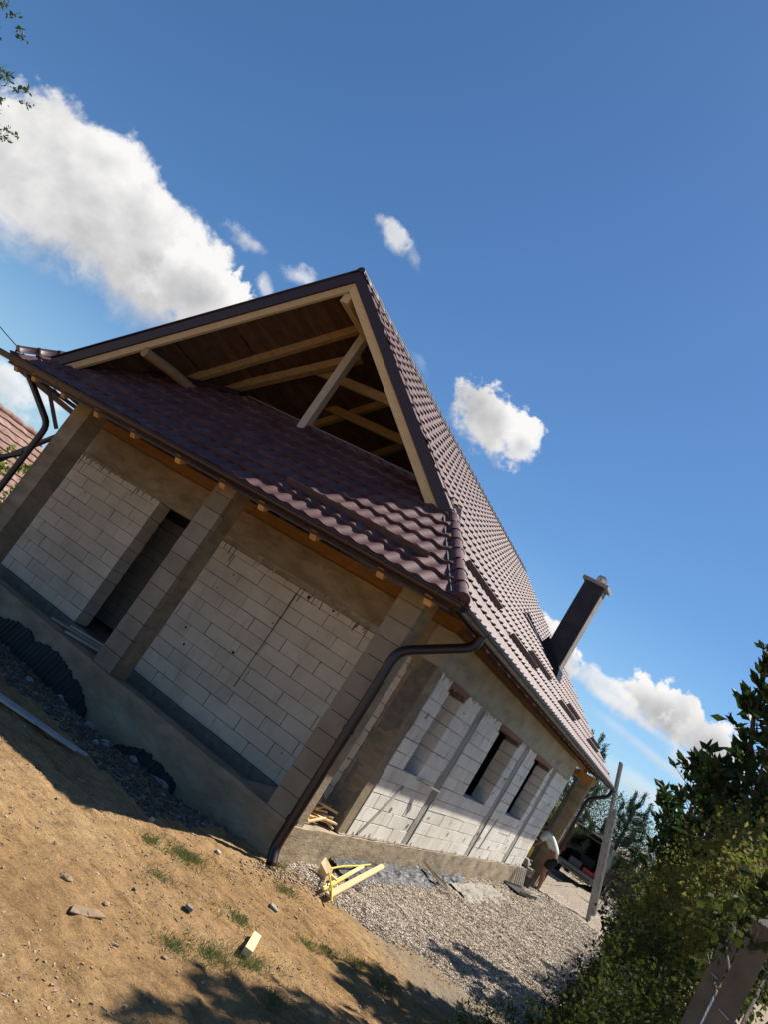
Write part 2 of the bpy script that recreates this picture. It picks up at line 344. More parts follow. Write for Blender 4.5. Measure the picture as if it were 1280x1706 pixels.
def dirt():
    m, nt, b, out = new_mat('dry_dirt'); p = worldpos(nt)
    n1 = nz(nt, p, 0.55, 8, 0.6, 0.3); n2 = nz(nt, p, 9, 10, 0.72, 0.2); n3 = nz(nt, p, 60, 6, 0.7)
    c = ramp(nt, n1, [(0.3, (0.29, 0.18, 0.085)), (0.5, (0.43, 0.28, 0.14)), (0.72, (0.53, 0.375, 0.205))])
    c = mixc(nt, 1.0, c, ramp(nt, n2, [(0.3, (0.58, 0.55, 0.52)), (0.5, (0.98, 0.98, 0.98)), (0.72, (1.25, 1.22, 1.16))]), 'MULTIPLY')
    c = mixc(nt, 1.0, c, ramp(nt, n3, [(0.3, (0.68, 0.66, 0.64)), (0.7, (1.25, 1.22, 1.18))]), 'MULTIPLY')
    ps = worldpos(nt, (5.0, 0.7, 2.0)); st = nz(nt, ps, 1.6, 8, 0.68, 0.4)
    c = mixc(nt, 1.0, c, ramp(nt, st, [(0.32, (0.70, 0.66, 0.60)), (0.5, (1.0, 1.0, 1.0)), (0.7, (1.15, 1.14, 1.12))]), 'MULTIPLY')
    bump(nt, b, st, 0.8, 0.05)
    # grey dust where the gravel starts and near the rubble
    sx = nt.nodes.new('ShaderNodeSeparateXYZ'); nt.links.new(p, sx.inputs[0])
    edge = mmath(nt, 'ADD', mmath(nt, 'MULTIPLY', sx.outputs[0], 0.45), mmath(nt, 'MULTIPLY', sx.outputs[1], -0.22))
    edge = mmath(nt, 'ADD', edge, mmath(nt, 'MULTIPLY', nz(nt, p, 1.1, 7, 0.65), 1.3))
    c = mixc(nt, ramp(nt, mmath(nt, 'ADD', edge, 0.05), [(0.42, (0, 0, 0)), (0.95, (1, 1, 1))]), c, (0.31, 0.255, 0.185))
    vo = nt.nodes.new('ShaderNodeTexVoronoi'); vo.feature = 'DISTANCE_TO_EDGE'; vo.inputs['Scale'].default_value = 7
    nt.links.new(nt.nodes.new('ShaderNodeVectorMath').outputs[0], vo.inputs['Vector']) if False else nt.links.new(p, vo.inputs['Vector'])
    crack = ramp(nt, vo.outputs['Distance'], [(0.0, (0, 0, 0)), (0.02, (1, 1, 1))])
    cm = mmath(nt, 'MULTIPLY', ramp(nt, nz(nt, p, 0.9, 4), [(0.52, (0, 0, 0)), (0.62, (1, 1, 1))]), 0.5)
    c = mixc(nt, cm, c, mixc(nt, 1.0, c, mixc(nt, crack, (0.55, 0.5, 0.45), (1, 1, 1)), 'MULTIPLY'))
    dark_soil = mmath(nt, 'MULTIPLY', ramp(nt, mmath(nt, 'ADD', mmath(nt, 'MULTIPLY', sx.outputs[0], 0.5), nz(nt, p, 1.6, 6)), [(0.0, (0, 0, 0)), (0.01, (0, 0, 0))]) if False else mmath(nt, 'MULTIPLY', mmath(nt, 'GREATER_THAN', sx.outputs[1], -99.0), ramp(nt, mmath(nt, 'ADD', mmath(nt, 'ADD', mmath(nt, 'MULTIPLY', sx.outputs[0], 0.55), mmath(nt, 'MULTIPLY', nz(nt, p, 1.4, 7), 1.2)), mmath(nt, 'MINIMUM', mmath(nt, 'MULTIPLY', sx.outputs[1], 0.8), 0.75)), [(0.0, (0, 0, 0)), (0.45, (1, 1, 1))])), mmath(nt, 'LESS_THAN', sx.outputs[0], -1.2))
    c = mixc(nt, mmath(nt, 'MULTIPLY', dark_soil, 0.85), c, (0.085, 0.072, 0.055))  # darker, greyish soil in front of the plinth
    far = ramp(nt, mmath(nt, 'ADD', mmath(nt, 'ADD', mmath(nt, 'MULTIPLY', mmath(nt, 'ABSOLUTE', sx.outputs[0]), 0.04), mmath(nt, 'MULTIPLY', mmath(nt, 'MAXIMUM', mmath(nt, 'SUBTRACT', mmath(nt, 'ABSOLUTE', mmath(nt, 'SUBTRACT', sx.outputs[1], 4.0)), 7.6), 0.0), 0.7)), mmath(nt, 'MULTIPLY', nz(nt, p, 0.12, 5), 0.6)), [(1.0, (0, 0, 0)), (1.25, (1, 1, 1))])
    c = mixc(nt, far, c, (0.085, 0.11, 0.035))
    nt.links.new(c, b.inputs['Base Color']); b.inputs['Roughness'].default_value = 0.95; b.inputs['Specular IOR Level'].default_value = 0.1
    bump(nt, b, n2, 1.0, 0.045); bump(nt, b, nz(nt, p, 35, 8, 0.75), 1.0, 0.02)
    return m
M['dirt'] = dirt()
def gravelbase():
    m, nt, b, out = new_mat('gravel_bed'); p = worldpos(nt)
    vo = nt.nodes.new('ShaderNodeTexVoronoi'); vo.inputs['Scale'].default_value = 26; nt.links.new(p, vo.inputs['Vector'])
    c = ramp(nt, nz(nt, vo.outputs['Color'], 2.0, 1), [(0.25, (0.25, 0.205, 0.155)), (0.5, (0.42, 0.36, 0.285)), (0.75, (0.58, 0.51, 0.42))])
    c = mixc(nt, 1.0, c, ramp(nt, vo.outputs['Distance'], [(0.2, (1.1, 1.1, 1.1)), (0.75, (0.35, 0.33, 0.3))]), 'MULTIPLY')
    c = mixc(nt, 1.0, c, ramp(nt, nz(nt, p, 0.7, 5), [(0.3, (0.8, 0.78, 0.75)), (0.7, (1.1, 1.1, 1.1))]), 'MULTIPLY')
    nt.links.new(c, b.inputs['Base Color']); b.inputs['Roughness'].default_value = 0.9; b.inputs['Specular IOR Level'].default_value = 0.2
    bump(nt, b, mmath(nt, 'SUBTRACT', 1.0, vo.outputs['Distance']), 1.0, 0.02)
    return m
M['gravelbed'] = gravelbase()
def islandmat(name, cols, rough=0.85):
    m, nt, b, out = new_mat(name); g = nt.nodes.new('ShaderNodeNewGeometry')
    c = ramp(nt, g.outputs['Random Per Island'], [(i / (len(cols) - 1), c) for i, c in enumerate(cols)])
    nt.links.new(c, b.inputs['Base Color']); b.inputs['Roughness'].default_value = rough; b.inputs['Specular IOR Level'].default_value = 0.2
    bump(nt, b, nz(nt, g.outputs['Position'], 150, 4), 0.4, 0.003)
    return m
M['gravel'] = islandmat('gravel_stone', [(0.22, 0.175, 0.13), (0.40, 0.34, 0.27), (0.50, 0.44, 0.36), (0.38, 0.31, 0.235), (0.68, 0.62, 0.53)])
M['pebble'] = islandmat('dirt_pebble', [(0.20, 0.13, 0.08), (0.36, 0.25, 0.15), (0.30, 0.24, 0.18), (0.50, 0.40, 0.28)])
M['bark'] = rough_mat('bark', [(0.3, (0.07, 0.055, 0.04)), (0.7, (0.17, 0.14, 0.11))], 12, bumps=((30, 1.0, 0.02),), stretch=(1, 1, 0.3))
M['leaf_mid'] = leaf_mat('mid_green_leaf', [(0.035, 0.065, 0.015), (0.06, 0.105, 0.022), (0.10, 0.15, 0.03)])
M['leaf_dark'] = leaf_mat('dark_green_leaf', [(0.015, 0.034, 0.012), (0.032, 0.065, 0.02), (0.06, 0.10, 0.028)], 0.3, 0.5, 0.3)
M['leaf_olive'] = leaf_mat('olive_leaf', [(0.045, 0.062, 0.026), (0.08, 0.10, 0.045), (0.14, 0.155, 0.085)], 0.35)
M['leaf_bright'] = leaf_mat('bright_leaf', [(0.07, 0.13, 0.02), (0.13, 0.20, 0.03), (0.20, 0.25, 0.05)], 0.45)
M['leaf_mixed'] = leaf_mat('hedge_leaf', [(0.035, 0.055, 0.014), (0.085, 0.12, 0.026), (0.19, 0.215, 0.045), (0.15, 0.10, 0.055), (0.32, 0.30, 0.12)], 0.5, 0.6, 0.2)
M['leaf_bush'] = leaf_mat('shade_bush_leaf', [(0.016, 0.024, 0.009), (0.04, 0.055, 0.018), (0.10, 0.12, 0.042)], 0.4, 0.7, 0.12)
M['needle'] = leaf_mat('pine_needle', [(0.025, 0.05, 0.028), (0.045, 0.08, 0.045), (0.075, 0.11, 0.065)], 0.15)
M['grass'] = leaf_mat('grass_blade', [(0.07, 0.11, 0.03), (0.12, 0.17, 0.05), (0.26, 0.24, 0.11)], 0.3)

from mathutils import noise as mnoise
def fr(x, y, z=0.0, s=1.0, oc=4): return mnoise.fractal(Vector((x * s, y * s, z)), 0.9, 2.1, oc)
def smooth(a, b, x):
    t = min(1.0, max(0.0, (x - a) / (b - a))); return t * t * (3 - 2 * t)
# ------------------------------------------------------------------ ground
def gz(x, y, fine=True):
    z = -0.43
    if -14 < x < 30 and -9 < y < 14:
        w = smooth(-1.9, -1.45, x) * smooth(0.3, 1.0, y) if x < -1.2 else (1.0 if y > 0.3 else 0)
        w2 = smooth(-2.4, -1.6, x) * smooth(0.6, 2.5, y)
        z -= 0.16 * w + 0.04 * w2
        z += 0.12 * smooth(-1.9, -4.0, x) if False else 0.12 * (1 - smooth(-4.0, -2.0, x))
        z += 0.05 * fr(x, y, 3.3, 0.5, 3)
        if fine:
            z += 0.024 * fr(x, y, 0.0, 2.6, 4) + 0.016 * fr(x, y, 7.0, 9.0, 3)
            if x < -1.3 and y > 0.4: z += 0.045 * max(0.0, fr(x, y, 1.0, 3.2, 4)) * smooth(-4.2, -2.6, x)
    return z
def axis_lines(a, b, step, far_a, far_b):
    mid = list(np.arange(a, b + 1e-6, step)); lo = []; hi = []
    d = step; x = a
    while x > far_a: d *= 1.28; x -= d; lo.append(max(x, far_a))
    d = step; x = b
    while x < far_b: d *= 1.28; x += d; hi.append(min(x, far_b))
    return lo[::-1] + mid + hi
def grid_mesh(name, xs, ys, zf, mat, kind='structure'):
    nx, ny = len(xs), len(ys)
    v = np.empty((nx * ny, 3), np.float32); k = 0
    for x in xs:
        for y in ys: v[k] = (x, y, zf(x, y)); k += 1
    i = np.arange(nx - 1)[:, None] * ny + np.arange(ny - 1)[None, :]
    q = np.stack([i, i + ny, i + ny + 1, i + 1], -1).reshape(-1, 4)
    return arrmesh(name, v, q, mat, None, kind, smooth=True)
xs = axis_lines(-8.0, 0.6, 0.036, -700, 900); ys = axis_lines(-3.4, 3.6, 0.036, -700, 900)

def gravel_w(x, y):
    """1 inside the gravelled drive, 0 on bare dirt"""
    n = 0.35 * fr(x, y, 9.0, 0.9, 3)
    e = (x + 0.85) * 0.85 + (y + 0.35) * 0.42 + n            # distance past the fuzzy front edge
    return smooth(-0.3, 0.25, e) * smooth(-3.6, -3.2, y + 0.1 * n)
def gravel_z(x, y):
    w = gravel_w(x, y); return gz(x, y) - 0.05 + 0.072 * w + 0.012 * fr(x, y, 5.0, 4.0, 3) * w
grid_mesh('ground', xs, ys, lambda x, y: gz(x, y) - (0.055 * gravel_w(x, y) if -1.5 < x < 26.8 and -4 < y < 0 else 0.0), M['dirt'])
gx = list(np.arange(-1.2, 3.0, 0.05)) + list(np.arange(3.0, 27.0, 0.3)); gy = list(np.arange(-3.6, 0.0, 0.06)) + [-0.034]
grid_mesh('gravel_path', gx, gy, gravel_z, M['gravelbed'])

OCT_V = np.array([(1, 0, 0), (0, 1, 0), (-1, 0, 0), (0, -1, 0), (0, 0, 1), (0, 0, -1)], float)
OCT_F = np.array([(0, 1, 4), (1, 2, 4), (2, 3, 4), (3, 0, 4), (1, 0, 5), (2, 1, 5), (3, 2, 5), (0, 3, 5)])
CUB_V = np.array([(-.8, -.8, -.8), (.8, -.8, -.8), (.8, .8, -.8), (-.8, .8, -.8), (-.6, -.6, .8), (.6, -.6, .8), (.6, .6, .8), (-.6, .6, .8)], float)
CUB_F = np.array([(0, 3, 2, 1), (4, 5, 6, 7), (0, 1, 5, 4), (1, 2, 6, 5), (2, 3, 7, 6), (3, 0, 4, 7)])
def scatter(name, pts, sizes, mat, parent=None, kind='stuff', flat=0.65, cube=True, loc=None):
    """many small stones joined in one mesh"""
    V0, F0 = (CUB_V, CUB_F) if cube else (OCT_V, OCT_F)
    n = len(pts); pts = np.asarray(pts, float); sizes = np.asarray(sizes, float)
    a = rng.uniform(0, 2 * math.pi, n); t = rng.normal(0, 0.35, n)
    sc = rng.uniform(0.65, 1.3, (n, 3)) * sizes[:, None]; sc[:, 2] *= flat
    v = V0[None] * sc[:, None, :] * rng.uniform(0.75, 1.2, (n, len(V0), 1))
    ct, st = np.cos(t)[:, None], np.sin(t)[:, None]
    x, y, z = v[..., 0], v[..., 1], v[..., 2]
    y, z = y * ct - z * st, y * st + z * ct
    ca, sa = np.cos(a)[:, None], np.sin(a)[:, None]
    x, y = x * ca - y * sa, x * sa + y * ca
    v = np.stack([x, y, z], -1) + pts[:, None, :]
    f = F0[None] + (np.arange(n) * len(V0))[:, None, None]
    return arrmesh(name, v.reshape(-1, 3), f.reshape(-1, F0.shape[1]), mat, parent, kind)
def make_gravel():
    P = []; S = []
    n = 0
    while n < 90000:
        x = -1.2 + 15.0 * random.random() ** 1.9; y = random.uniform(-3.5, -0.05)
        w = gravel_w(x, y)
        if random.random() > w: continue
        s = random.uniform(0.0065, 0.017) * (1 + 0.05 * max(0, x)); 
        P.append((x, y, gravel_z(x, y) + s * 0.2)); S.append(s); n += 1
    o = scatter('gravel', P, S, M['gravel']); tag(o, kind='stuff')
    P = []; S = []
    for i in range(40000):
        x = random.uniform(-8.2, 0.6); y = random.uniform(-3.4, 3.4)
        if random.random() > 0.12 + 2.2 * max(0.0, fr(x, y, 21.0, 0.9, 4)): continue
        s = 0.0025 + 0.012 * random.random() ** 5
        if x > -1.25 and y > -0.05: continue
        P.append((x, y, gz(x, y) + s * 0.15)); S.append(s)
    scatter('dirt_pebbles', P, S, M['pebble'], flat=0.55); P = []; S = []
    for i in range(3400):       # crumbly rubble in front of the plinth
        x = random.uniform(-3.0, -1.35); y = random.uniform(0.5, 5.5); s = random.uniform(0.01, 0.035)
        P.append((x, y, gz(x, y) + s * 0.2)); S.append(s)
    scatter('rubble_crumbs', P, S, M['rubble'], flat=0.6); P = []; S = []
    for i in range(1500):
        x = random.gauss(-0.9, 0.45); y = -0.05 - abs(random.gauss(0, 0.22)); s = random.uniform(0.006, 0.02)
        P.append((x, y, gz(x, y) + s * 0.2)); S.append(s)
    scatter('corner_gravel', P, S, M['pebble'], flat=0.55)
M['rubble'] = islandmat('rubble_crumb', [(0.06, 0.052, 0.043), (0.12, 0.105, 0.085), (0.09, 0.08, 0.065), (0.20, 0.185, 0.16)])
make_gravel()

# ------------------------------------------------------------------ the house
house = empty('unfinished_house', (0, 0, 0), 'unfinished single storey house of white blocks under a new maroon metal tile roof', 'house')
def noisy_box(name, x0, x1, y0, y1, z0, z1, mat, parent, amp=0.008, step=0.12, label=None):
    bm = bmesh.new()
    def face(o, a, b):
        o = Vector(o); a = Vector(a); b = Vector(b); na = max(1, int(a.length / step)); nb = max(1, int(b.length / step))
        g = [[bm.verts.new(o + a * i / na + b * j / nb) for j in range(nb + 1)] for i in range(na + 1)]
        for i in range(na):
            for j in range(nb): bm.faces.new((g[i][j], g[i + 1][j], g[i + 1][j + 1], g[i][j + 1]))
    X, Y, Z = x1 - x0, y1 - y0, z1 - z0
    face((x0, y0, z0), (0, Y, 0), (X, 0, 0)); face((x0, y0, z1), (X, 0, 0), (0, Y, 0))
    face((x0, y0, z0), (X, 0, 0), (0, 0, Z)); face((x0, y1, z0), (0, 0, Z), (X, 0, 0))
    face((x0, y0, z0), (0, 0, Z), (0, Y, 0)); face((x1, y0, z0), (0, Y, 0), (0, 0, Z))
    bmesh.ops.remove_doubles(bm, verts=bm.verts, dist=1e-4)
    for v in bm.verts:
        c = v.co; n = mnoise.noise_vector(c * 2.3) * amp + mnoise.noise_vector(c * 9.0) * amp * 0.6
        v.co = c + n
    me = bpy.data.meshes.new(name); bm.to_mesh(me); bm.free(); me.materials.append(mat)
    o = bpy.data.objects.new(name, me); link(o, parent)
    if label: o['label'] = label
    return o
# foundation
noisy_box('foundation', -0.06 - 1.24, -1.0, 0.0, 8.35, -0.9, 0.0, M['concrete'], house, 0.012, 0.1)
noisy_box('foundation', -1.295, 11.75, -0.035, 0.28, -0.9, -0.012, M['foundation'], house, 0.014, 0.1)
noisy_box('foundation', 11.755, 14.2, -0.03, 0.28, -0.9, -0.03, M['foundation'], house, 0.012, 0.2)
MB().box(-1.0, 0.0, 0.281, 0.95, -0.5, -0.006).build('porch_slab', M['foundation'], house)
MB().box(-1.0, 0.0, 0.951, 8.3, -0.5, -0.17).build('porch_slab', M['paving'], house)
MB().box(0.31, 14.2, 0.281, 8.35, -0.5, -0.03).build('floor_slab', M['paving'], house)
MB().box(-0.02, 0.31, 0.281, 8.35, -0.5, -0.004).build('wall_footing', M['mortar'], house)

def chipped(seed):
    """a block with softened edges and a few knocked off corners, stored in a unit cube"""
    r = random.Random(seed); bm = bmesh.new(); bmesh.ops.create_cube(bm, size=1.0)
    S_ = Vector((0.6, 0.3, 0.2))
    for v in bm.verts: v.co = Vector([(v.co[i] + 0.5) * S_[i] for i in range(3)])
    for _ in range(r.randint(1, 3)):
        c = Vector([r.choice((0, S_[i])) for i in range(3)]); n = Vector([(1 if c[i] > 0 else -1) * r.uniform(.5, 1) for i in range(3)]).normalized()
        g = bmesh.ops.bisect_plane(bm, geom=bm.verts[:] + bm.edges[:] + bm.faces[:], plane_co=c - n * r.uniform(.006, .022), plane_no=n, clear_outer=True)
        ed = [e for e in g['geom_cut'] if isinstance(e, bmesh.types.BMEdge)]
        if ed: bmesh.ops.edgeloop_fill(bm, edges=ed)
    bmesh.ops.bevel(bm, geom=bm.edges[:], offset=0.0028, segments=1, affect='EDGES')
    for v in bm.verts: v.co = Vector([v.co[i] / S_[i] for i in range(3)])
    bmesh.ops.recalc_face_normals(bm, faces=bm.faces)
    me = bpy.data.meshes.new('block'); bm.to_mesh(me); bm.free(); return me
def block_set(mat):
    out = []
    for i in range(7):
        me = chipped(i); me.materials.append(mat); out.append(me)
        me2 = me.copy(); me2.transform(Matrix(((0, 1, 0, 0), (1, 0, 0, 0), (0, 0, 1, 0), (0, 0, 0, 1)))); me2.flip_normals(); out.append(me2)
    return out
UNIT = block_set(M['aac'])
M['aac_shaded'] = aac(0.80); UNIT_SHADED = block_set(M['aac_shaded'])  # same blocks for the front, porch shade put into a darker, warmer colour
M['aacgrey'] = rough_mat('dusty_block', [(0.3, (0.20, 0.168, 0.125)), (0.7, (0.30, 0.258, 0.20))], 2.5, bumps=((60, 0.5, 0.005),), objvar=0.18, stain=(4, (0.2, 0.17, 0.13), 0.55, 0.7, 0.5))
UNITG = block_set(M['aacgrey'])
def block(parent, lo, hi, mesh=UNIT, name='block'):
    ax = 1 if (hi[1] - lo[1]) > (hi[0] - lo[0]) else 0
    o = bpy.data.objects.new(name, mesh[random.randrange(7) * 2 + ax]); o.location = lo
    o.scale = (hi[0] - lo[0], hi[1] - lo[1], hi[2] - lo[2]); C.objects.link(o); o.parent = parent; return o
def lay(parent, axis, u0, u1, zs, holes, d0, d1, L=0.625, mesh=UNIT, shift=0.0):
    """running bond blocks along axis ('x' or 'y') cut round the holes (u0,u1,z0,z1)"""
    for k in range(len(zs) - 1):
        a, b = zs[k], zs[k + 1]; zc = (a + b) / 2
        free = [(u0, u1)]
        for (h0, h1, g0, g1) in holes:
            if g0 < zc < g1:
                nf = []
                for (p, q) in free:
                    if h0 <= p and h1 >= q: continue
                    if h1 <= p or h0 >= q: nf.append((p, q)); continue
                    if p < h0: nf.append((p, h0))
                    if h1 < q: nf.append((h1, q))
                free = nf
        off = shift + (k % 2) * L * 0.5 + random.uniform(-0.05, 0.05)
        for (p, q) in free:
            cuts = [p]; c = u0 + off - L * 2
            while c < q:
                if c > p + 0.09 and c < q - 0.09: cuts.append(c)
                c += L
            cuts.append(q)
            for s, e in zip(cuts[:-1], cuts[1:]):
                g = random.choice((0.002, 0.003, 0.004, 0.007)); j = random.uniform(-0.004, 0.004)
                gt = random.choice((0.002, 0.004, 0.0075))
                if axis == 'x': block(parent, (s + g, d0 + j, a + gt), (e - g, d1, b - 0.0035), mesh)
                else: block(parent, (d0 + j, s + g, a + gt), (d1, e - g, b - 0.0035), mesh)
def core(name, axis, u0, u1, z0, z1, holes, d0, d1, mat, parent):
    """mortar core of the wall, left out in the openings"""
    mb = MB(); us = sorted({u0, u1, *[h[0] for h in holes], *[h[1] for h in holes]})
    us = [u for u in us if u0 <= u <= u1]
    for p, q in zip(us[:-1], us[1:]):
        m = (p + q) / 2; hz = sorted([(h[2], h[3]) for h in holes if h[0] < m < h[1]]); z = z0
        segs = []
        for (a, b) in hz:
            if a > z: segs.append((z, a))
            z = max(z, b)
        if z < z1: segs.append((z, z1))
        for a, b in segs:
            if axis == 'x': mb.box(p, q, d0, d1, a, b)
            else: mb.box(d0, d1, p, q, a, b)
    return mb.build(name, mat, parent)
ZS = [i * 0.2 for i in range(12)] + [2.2, 2.37]
WIN = [(0.90, 1.55, 0.94, 2.29), (4.05, 5.60, 0.94, 2.29), (7.40, 9.05, 0.94, 2.29)]
def ex(h, e=0.012): return (h[0] - e, h[1] + e, h[2] - e, h[3] + e)
STR = [(0.0, 0.27), (2.46, 2.74), (6.15, 6.47), (9.46, 9.78)]
lint = [(w[0] - 0.14, w[1] + 0.14, 2.29, 2.40) for w in WIN]
side = core('side_wall', 'x', 0.0, 11.68, 0.0, 2.37, [ex(w) for w in WIN], 0.015, 0.285, M['mortar'], house)
side['label'] = 'long side wall of white aerated blocks with three tall window openings'
lay(side, 'x', 0.0, 11.7, ZS, WIN + [(a, b, -1, 9) for a, b in STR] + [(w[0] - 0.12, w[1] + 0.12, 2.2, 2.37) for w in WIN], 0.0, 0.3, 0.62)
# cast ties between the blocks, rough mortar run over their edges
for i, (a, b) in enumerate(STR):
    if i == 0: continue
    noisy_box('tie_column', a + 0.004, b - 0.004, 0.006, 0.296, 0.003, 2.366, M['greyconcrete'], side, 0.006, 0.07)
def ragged(name, pts_top, pts_bot, normal, th, mat, parent, side_dir):
    mb = MB(); n = Vector(normal) * th
    for i in range(len(pts_top) - 1):
        a, b, c, d = Vector(pts_top[i]), Vector(pts_top[i + 1]), Vector(pts_bot[i + 1]), Vector(pts_bot[i])
        mb.add([a + n, b + n, c + n * 0.4, d + n * 0.4, a - n, b - n, c - n, d - n], [(0, 1, 2, 3), (3, 2, 6, 7), (0, 4, 5, 1)])
    return mb.build(name, mat, parent)
def ragged_band(name, axis, u0, u1, ztop, drop, face, sgn, mat, parent, th=0.012, up=False):
    n = int((u1 - u0) / 0.022); T = []; B = []
    for i in range(n + 1):
        u = u0 + (u1 - u0) * i / n; r = abs(fr(u, face, 2.2, 5.0, 3)) * 1.5 + 0.15
        d = drop * r
        if random.random() < 0.05: d += drop * 1.4
        zz = ztop + d if up else ztop - d
        if axis == 'x': T.append((u, face, ztop)); B.append((u, face, zz))
        else: T.append((face, u, ztop)); B.append((face, u, zz))
    return ragged(name, T, B, (0, sgn, 0) if axis == 'x' else (sgn, 0, 0), th, mat, parent, None)
ragged_band('mortar_smear', 'x', 0.02, 11.6, 2.375, 0.055, 0.0, -1, M['smear'], side)
ragged_band('mortar_smear', 'x', 0.02, 11.6, -0.004, 0.028, -0.004, -1, M['smear'], side, up=True)
for (a, b) in STR:                      # ragged edges of the vertical ties
    for e, s in ((a, -1), (b, 1)):
        if e == 0.0: continue
        n = 90; T = []; B = []
        for i in range(n + 1):
            z = 0.01 + 2.33 * i / n; w = 0.012 + 0.06 * max(0, fr(e, z, 4.4, 3.0, 4))
            T.append((e, -0.002, z)); B.append((e + s * w, -0.002, z))
        ragged('mortar_smear', T, B, (0, -1, 0), 0.007, M['greyconcrete'], side, None)
# corner pillar: its front is smooth brown concrete, its side grey
noisy_box('corner_pillar', 0.0, 0.268, 0.002, 0.325, 0.002, 2.366, M['concrete'], house, 0.004, 0.08, 'smooth brownish concrete corner pillar')
for z0, x0, x1, zt in ((0.1, 0.72, 0.78, 0.78), (1.15, 3.02, 3.05, 1.5), (0.55, 3.3, 3.34, 0.7)):
    pass
# a slanting filled groove below the first window
g = MB(); g.beam((0.62, 0.0, 0.03), (1.24, 0.0, 0.80), 0.055, 0.03, (0, -1, 0)); g.build('filled_groove', M['greyconcrete'], side)
g = MB(); g.beam((6.9, 0.0, 0.2), (7.05, 0.0, 0.85), 0.05, 0.03, (0, -1, 0)); g.build('filled_groove', M['greyconcrete'], side)
for w in WIN:
    MB().box(w[0] - 0.12, w[1] + 0.12, -0.012, 0.29, 2.292, 2.366).build('lintel', M['wood_red'], side)
    noisy_box('window_sill', w[0] + 0.004, w[1] - 0.004, 0.03, 0.26, 0.935, 0.957, M['greyconcrete'], side, 0.004, 0.08)
for i in range(34):                     # small dabs of mortar stuck on the wall
    u = random.uniform(0.4, 11.3); z = random.uniform(0.15, 2.2)
    if any(w[0] - .05 < u < w[1] + .05 and w[2] - .05 < z < w[3] + .05 for w in WIN): continue
    mb = MB(); hgt = random.uniform(0.03, 0.10)
    mb.obox((u, -0.003, z), (0.012 + random.random() * 0.012, 0, random.uniform(-.006, .006)), (0, 0.004, 0), (0.005, 0, hgt / 2), 0.006)
    mb.build('mortar_dab', M['smear'], side)

# front wall
DOOR = (4.55, 5.56, 0.0, 2.30)
front = core('front_wall', 'y', 0.33, 8.38, 0.0, 2.30, [ex(DOOR)], 0.015, 0.285, M['mortar'], house)
front['label'] = 'recessed front wall of white aerated blocks behind the porch columns'
ZF = [i * 0.2 for i in range(11)] + [2.2, 2.30]
lay(front, 'y', 0.33, 8.4, ZF, [DOOR], 0.0, 0.3, 0.64, mesh=UNIT_SHADED, shift=0.15)
ragged_band('mortar_smear', 'y', 0.34, 4.5, 2.40, 0.07, 0.0, -1, M['smear'], front, 0.016)
ragged_band('mortar_smear', 'y', 5.6, 8.3, 2.33, 0.06, 0.0, -1, M['smear'], front, 0.016)
n = 80; T = []; B = []
for i in range(n + 1):
    z = 0.01 + 2.3 * i / n; w = 0.01 + 0.07 * max(0, fr(1.0, z, 8.4, 2.6, 4)); T.append((-0.002, 0.325, z)); B.append((-0.002, 0.325 + w, z))
ragged('mortar_smear', T, B, (-1, 0, 0), 0.006, M['concrete'], front, None)
for k in range(14):                     # mortar drips run down from the ring beam
    y = random.choice((random.uniform(0.9, 2.6), random.uniform(2.8, 4.0), random.uniform(5.8, 7.9))); L = random.uniform(0.08, 0.32)
    mb = MB(); mb.beam((-0.002, y, 2.34), (-0.002, y + random.uniform(-0.03, 0.05), 2.34 - L), 0.010, 0.012, (1, 0, 0)); mb.build('mortar_drip', M['mortar'], front)
MB().beam((-0.001, 2.40, 2.35), (-0.001, 2.42, 0.66), 0.012, 0.010, (1, 0, 0)).build('chased_line', M['membrane'], front)
for (y, z) in [(0.55, 2.14), (0.47, 2.02), (0.5, 1.62), (0.44, 1.52), (0.52, 0.92), (0.6, 1.2), (1.25, 2.32), (1.75, 2.27), (2.2, 2.25), (2.75, 1.03), (3.7, 0.93), (3.55, 0.72)]:
    mb = MB(); r = random.uniform(0.012, 0.03); mb.tube([(-0.004, y, z), (0.01, y, z)], r, 9); mb.build('drill_hole', M['membrane'], front)
# ring beam
noisy_box('ring_beam', 0.0, 11.7, -0.006, 0.3, 2.371, 2.85, M['beamconcrete'], house, 0.004, 0.12)
noisy_box('ring_beam', -0.006, 0.3, 0.302, 8.4, 2.302, 2.85, M['concrete'], house, 0.004, 0.12)
for x in (1.9, 4.2, 6.4, 8.7): MB().beam((x, -0.0065, 2.40), (x + 0.02, -0.0065, 2.83), 0.012, 0.008, (0, -1, 0)).build('formwork_seam', M['smear'], house)
# other walls keep the inside dark
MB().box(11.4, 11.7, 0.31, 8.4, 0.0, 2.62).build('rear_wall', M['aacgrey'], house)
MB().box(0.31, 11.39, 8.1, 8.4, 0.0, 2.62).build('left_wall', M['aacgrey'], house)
pw = MB().box(1.72, 1.9, 3.3, 8.09, 0.0, 2.41).build('partition_wall', M['mortar'], house)
lay(pw, 'y', 3.4, 7.6, [i * .2 for i in range(12)], [], 1.69, 1.8, mesh=UNIT)
MB().box(3.2, 3.38, 0.31, 8.09, 0.0, 2.41).build('partition_wall', M['mortar'], house)
MB().box(0.302, 11.39, 0.302, 8.09, 2.40, 2.6).build('ceiling_slab', M['mortar'], house)
MB().box(0.31, 11.7, 0.305, 8.39, 2.6, 2.86).build('attic_floor', M['wood_plank'], house)

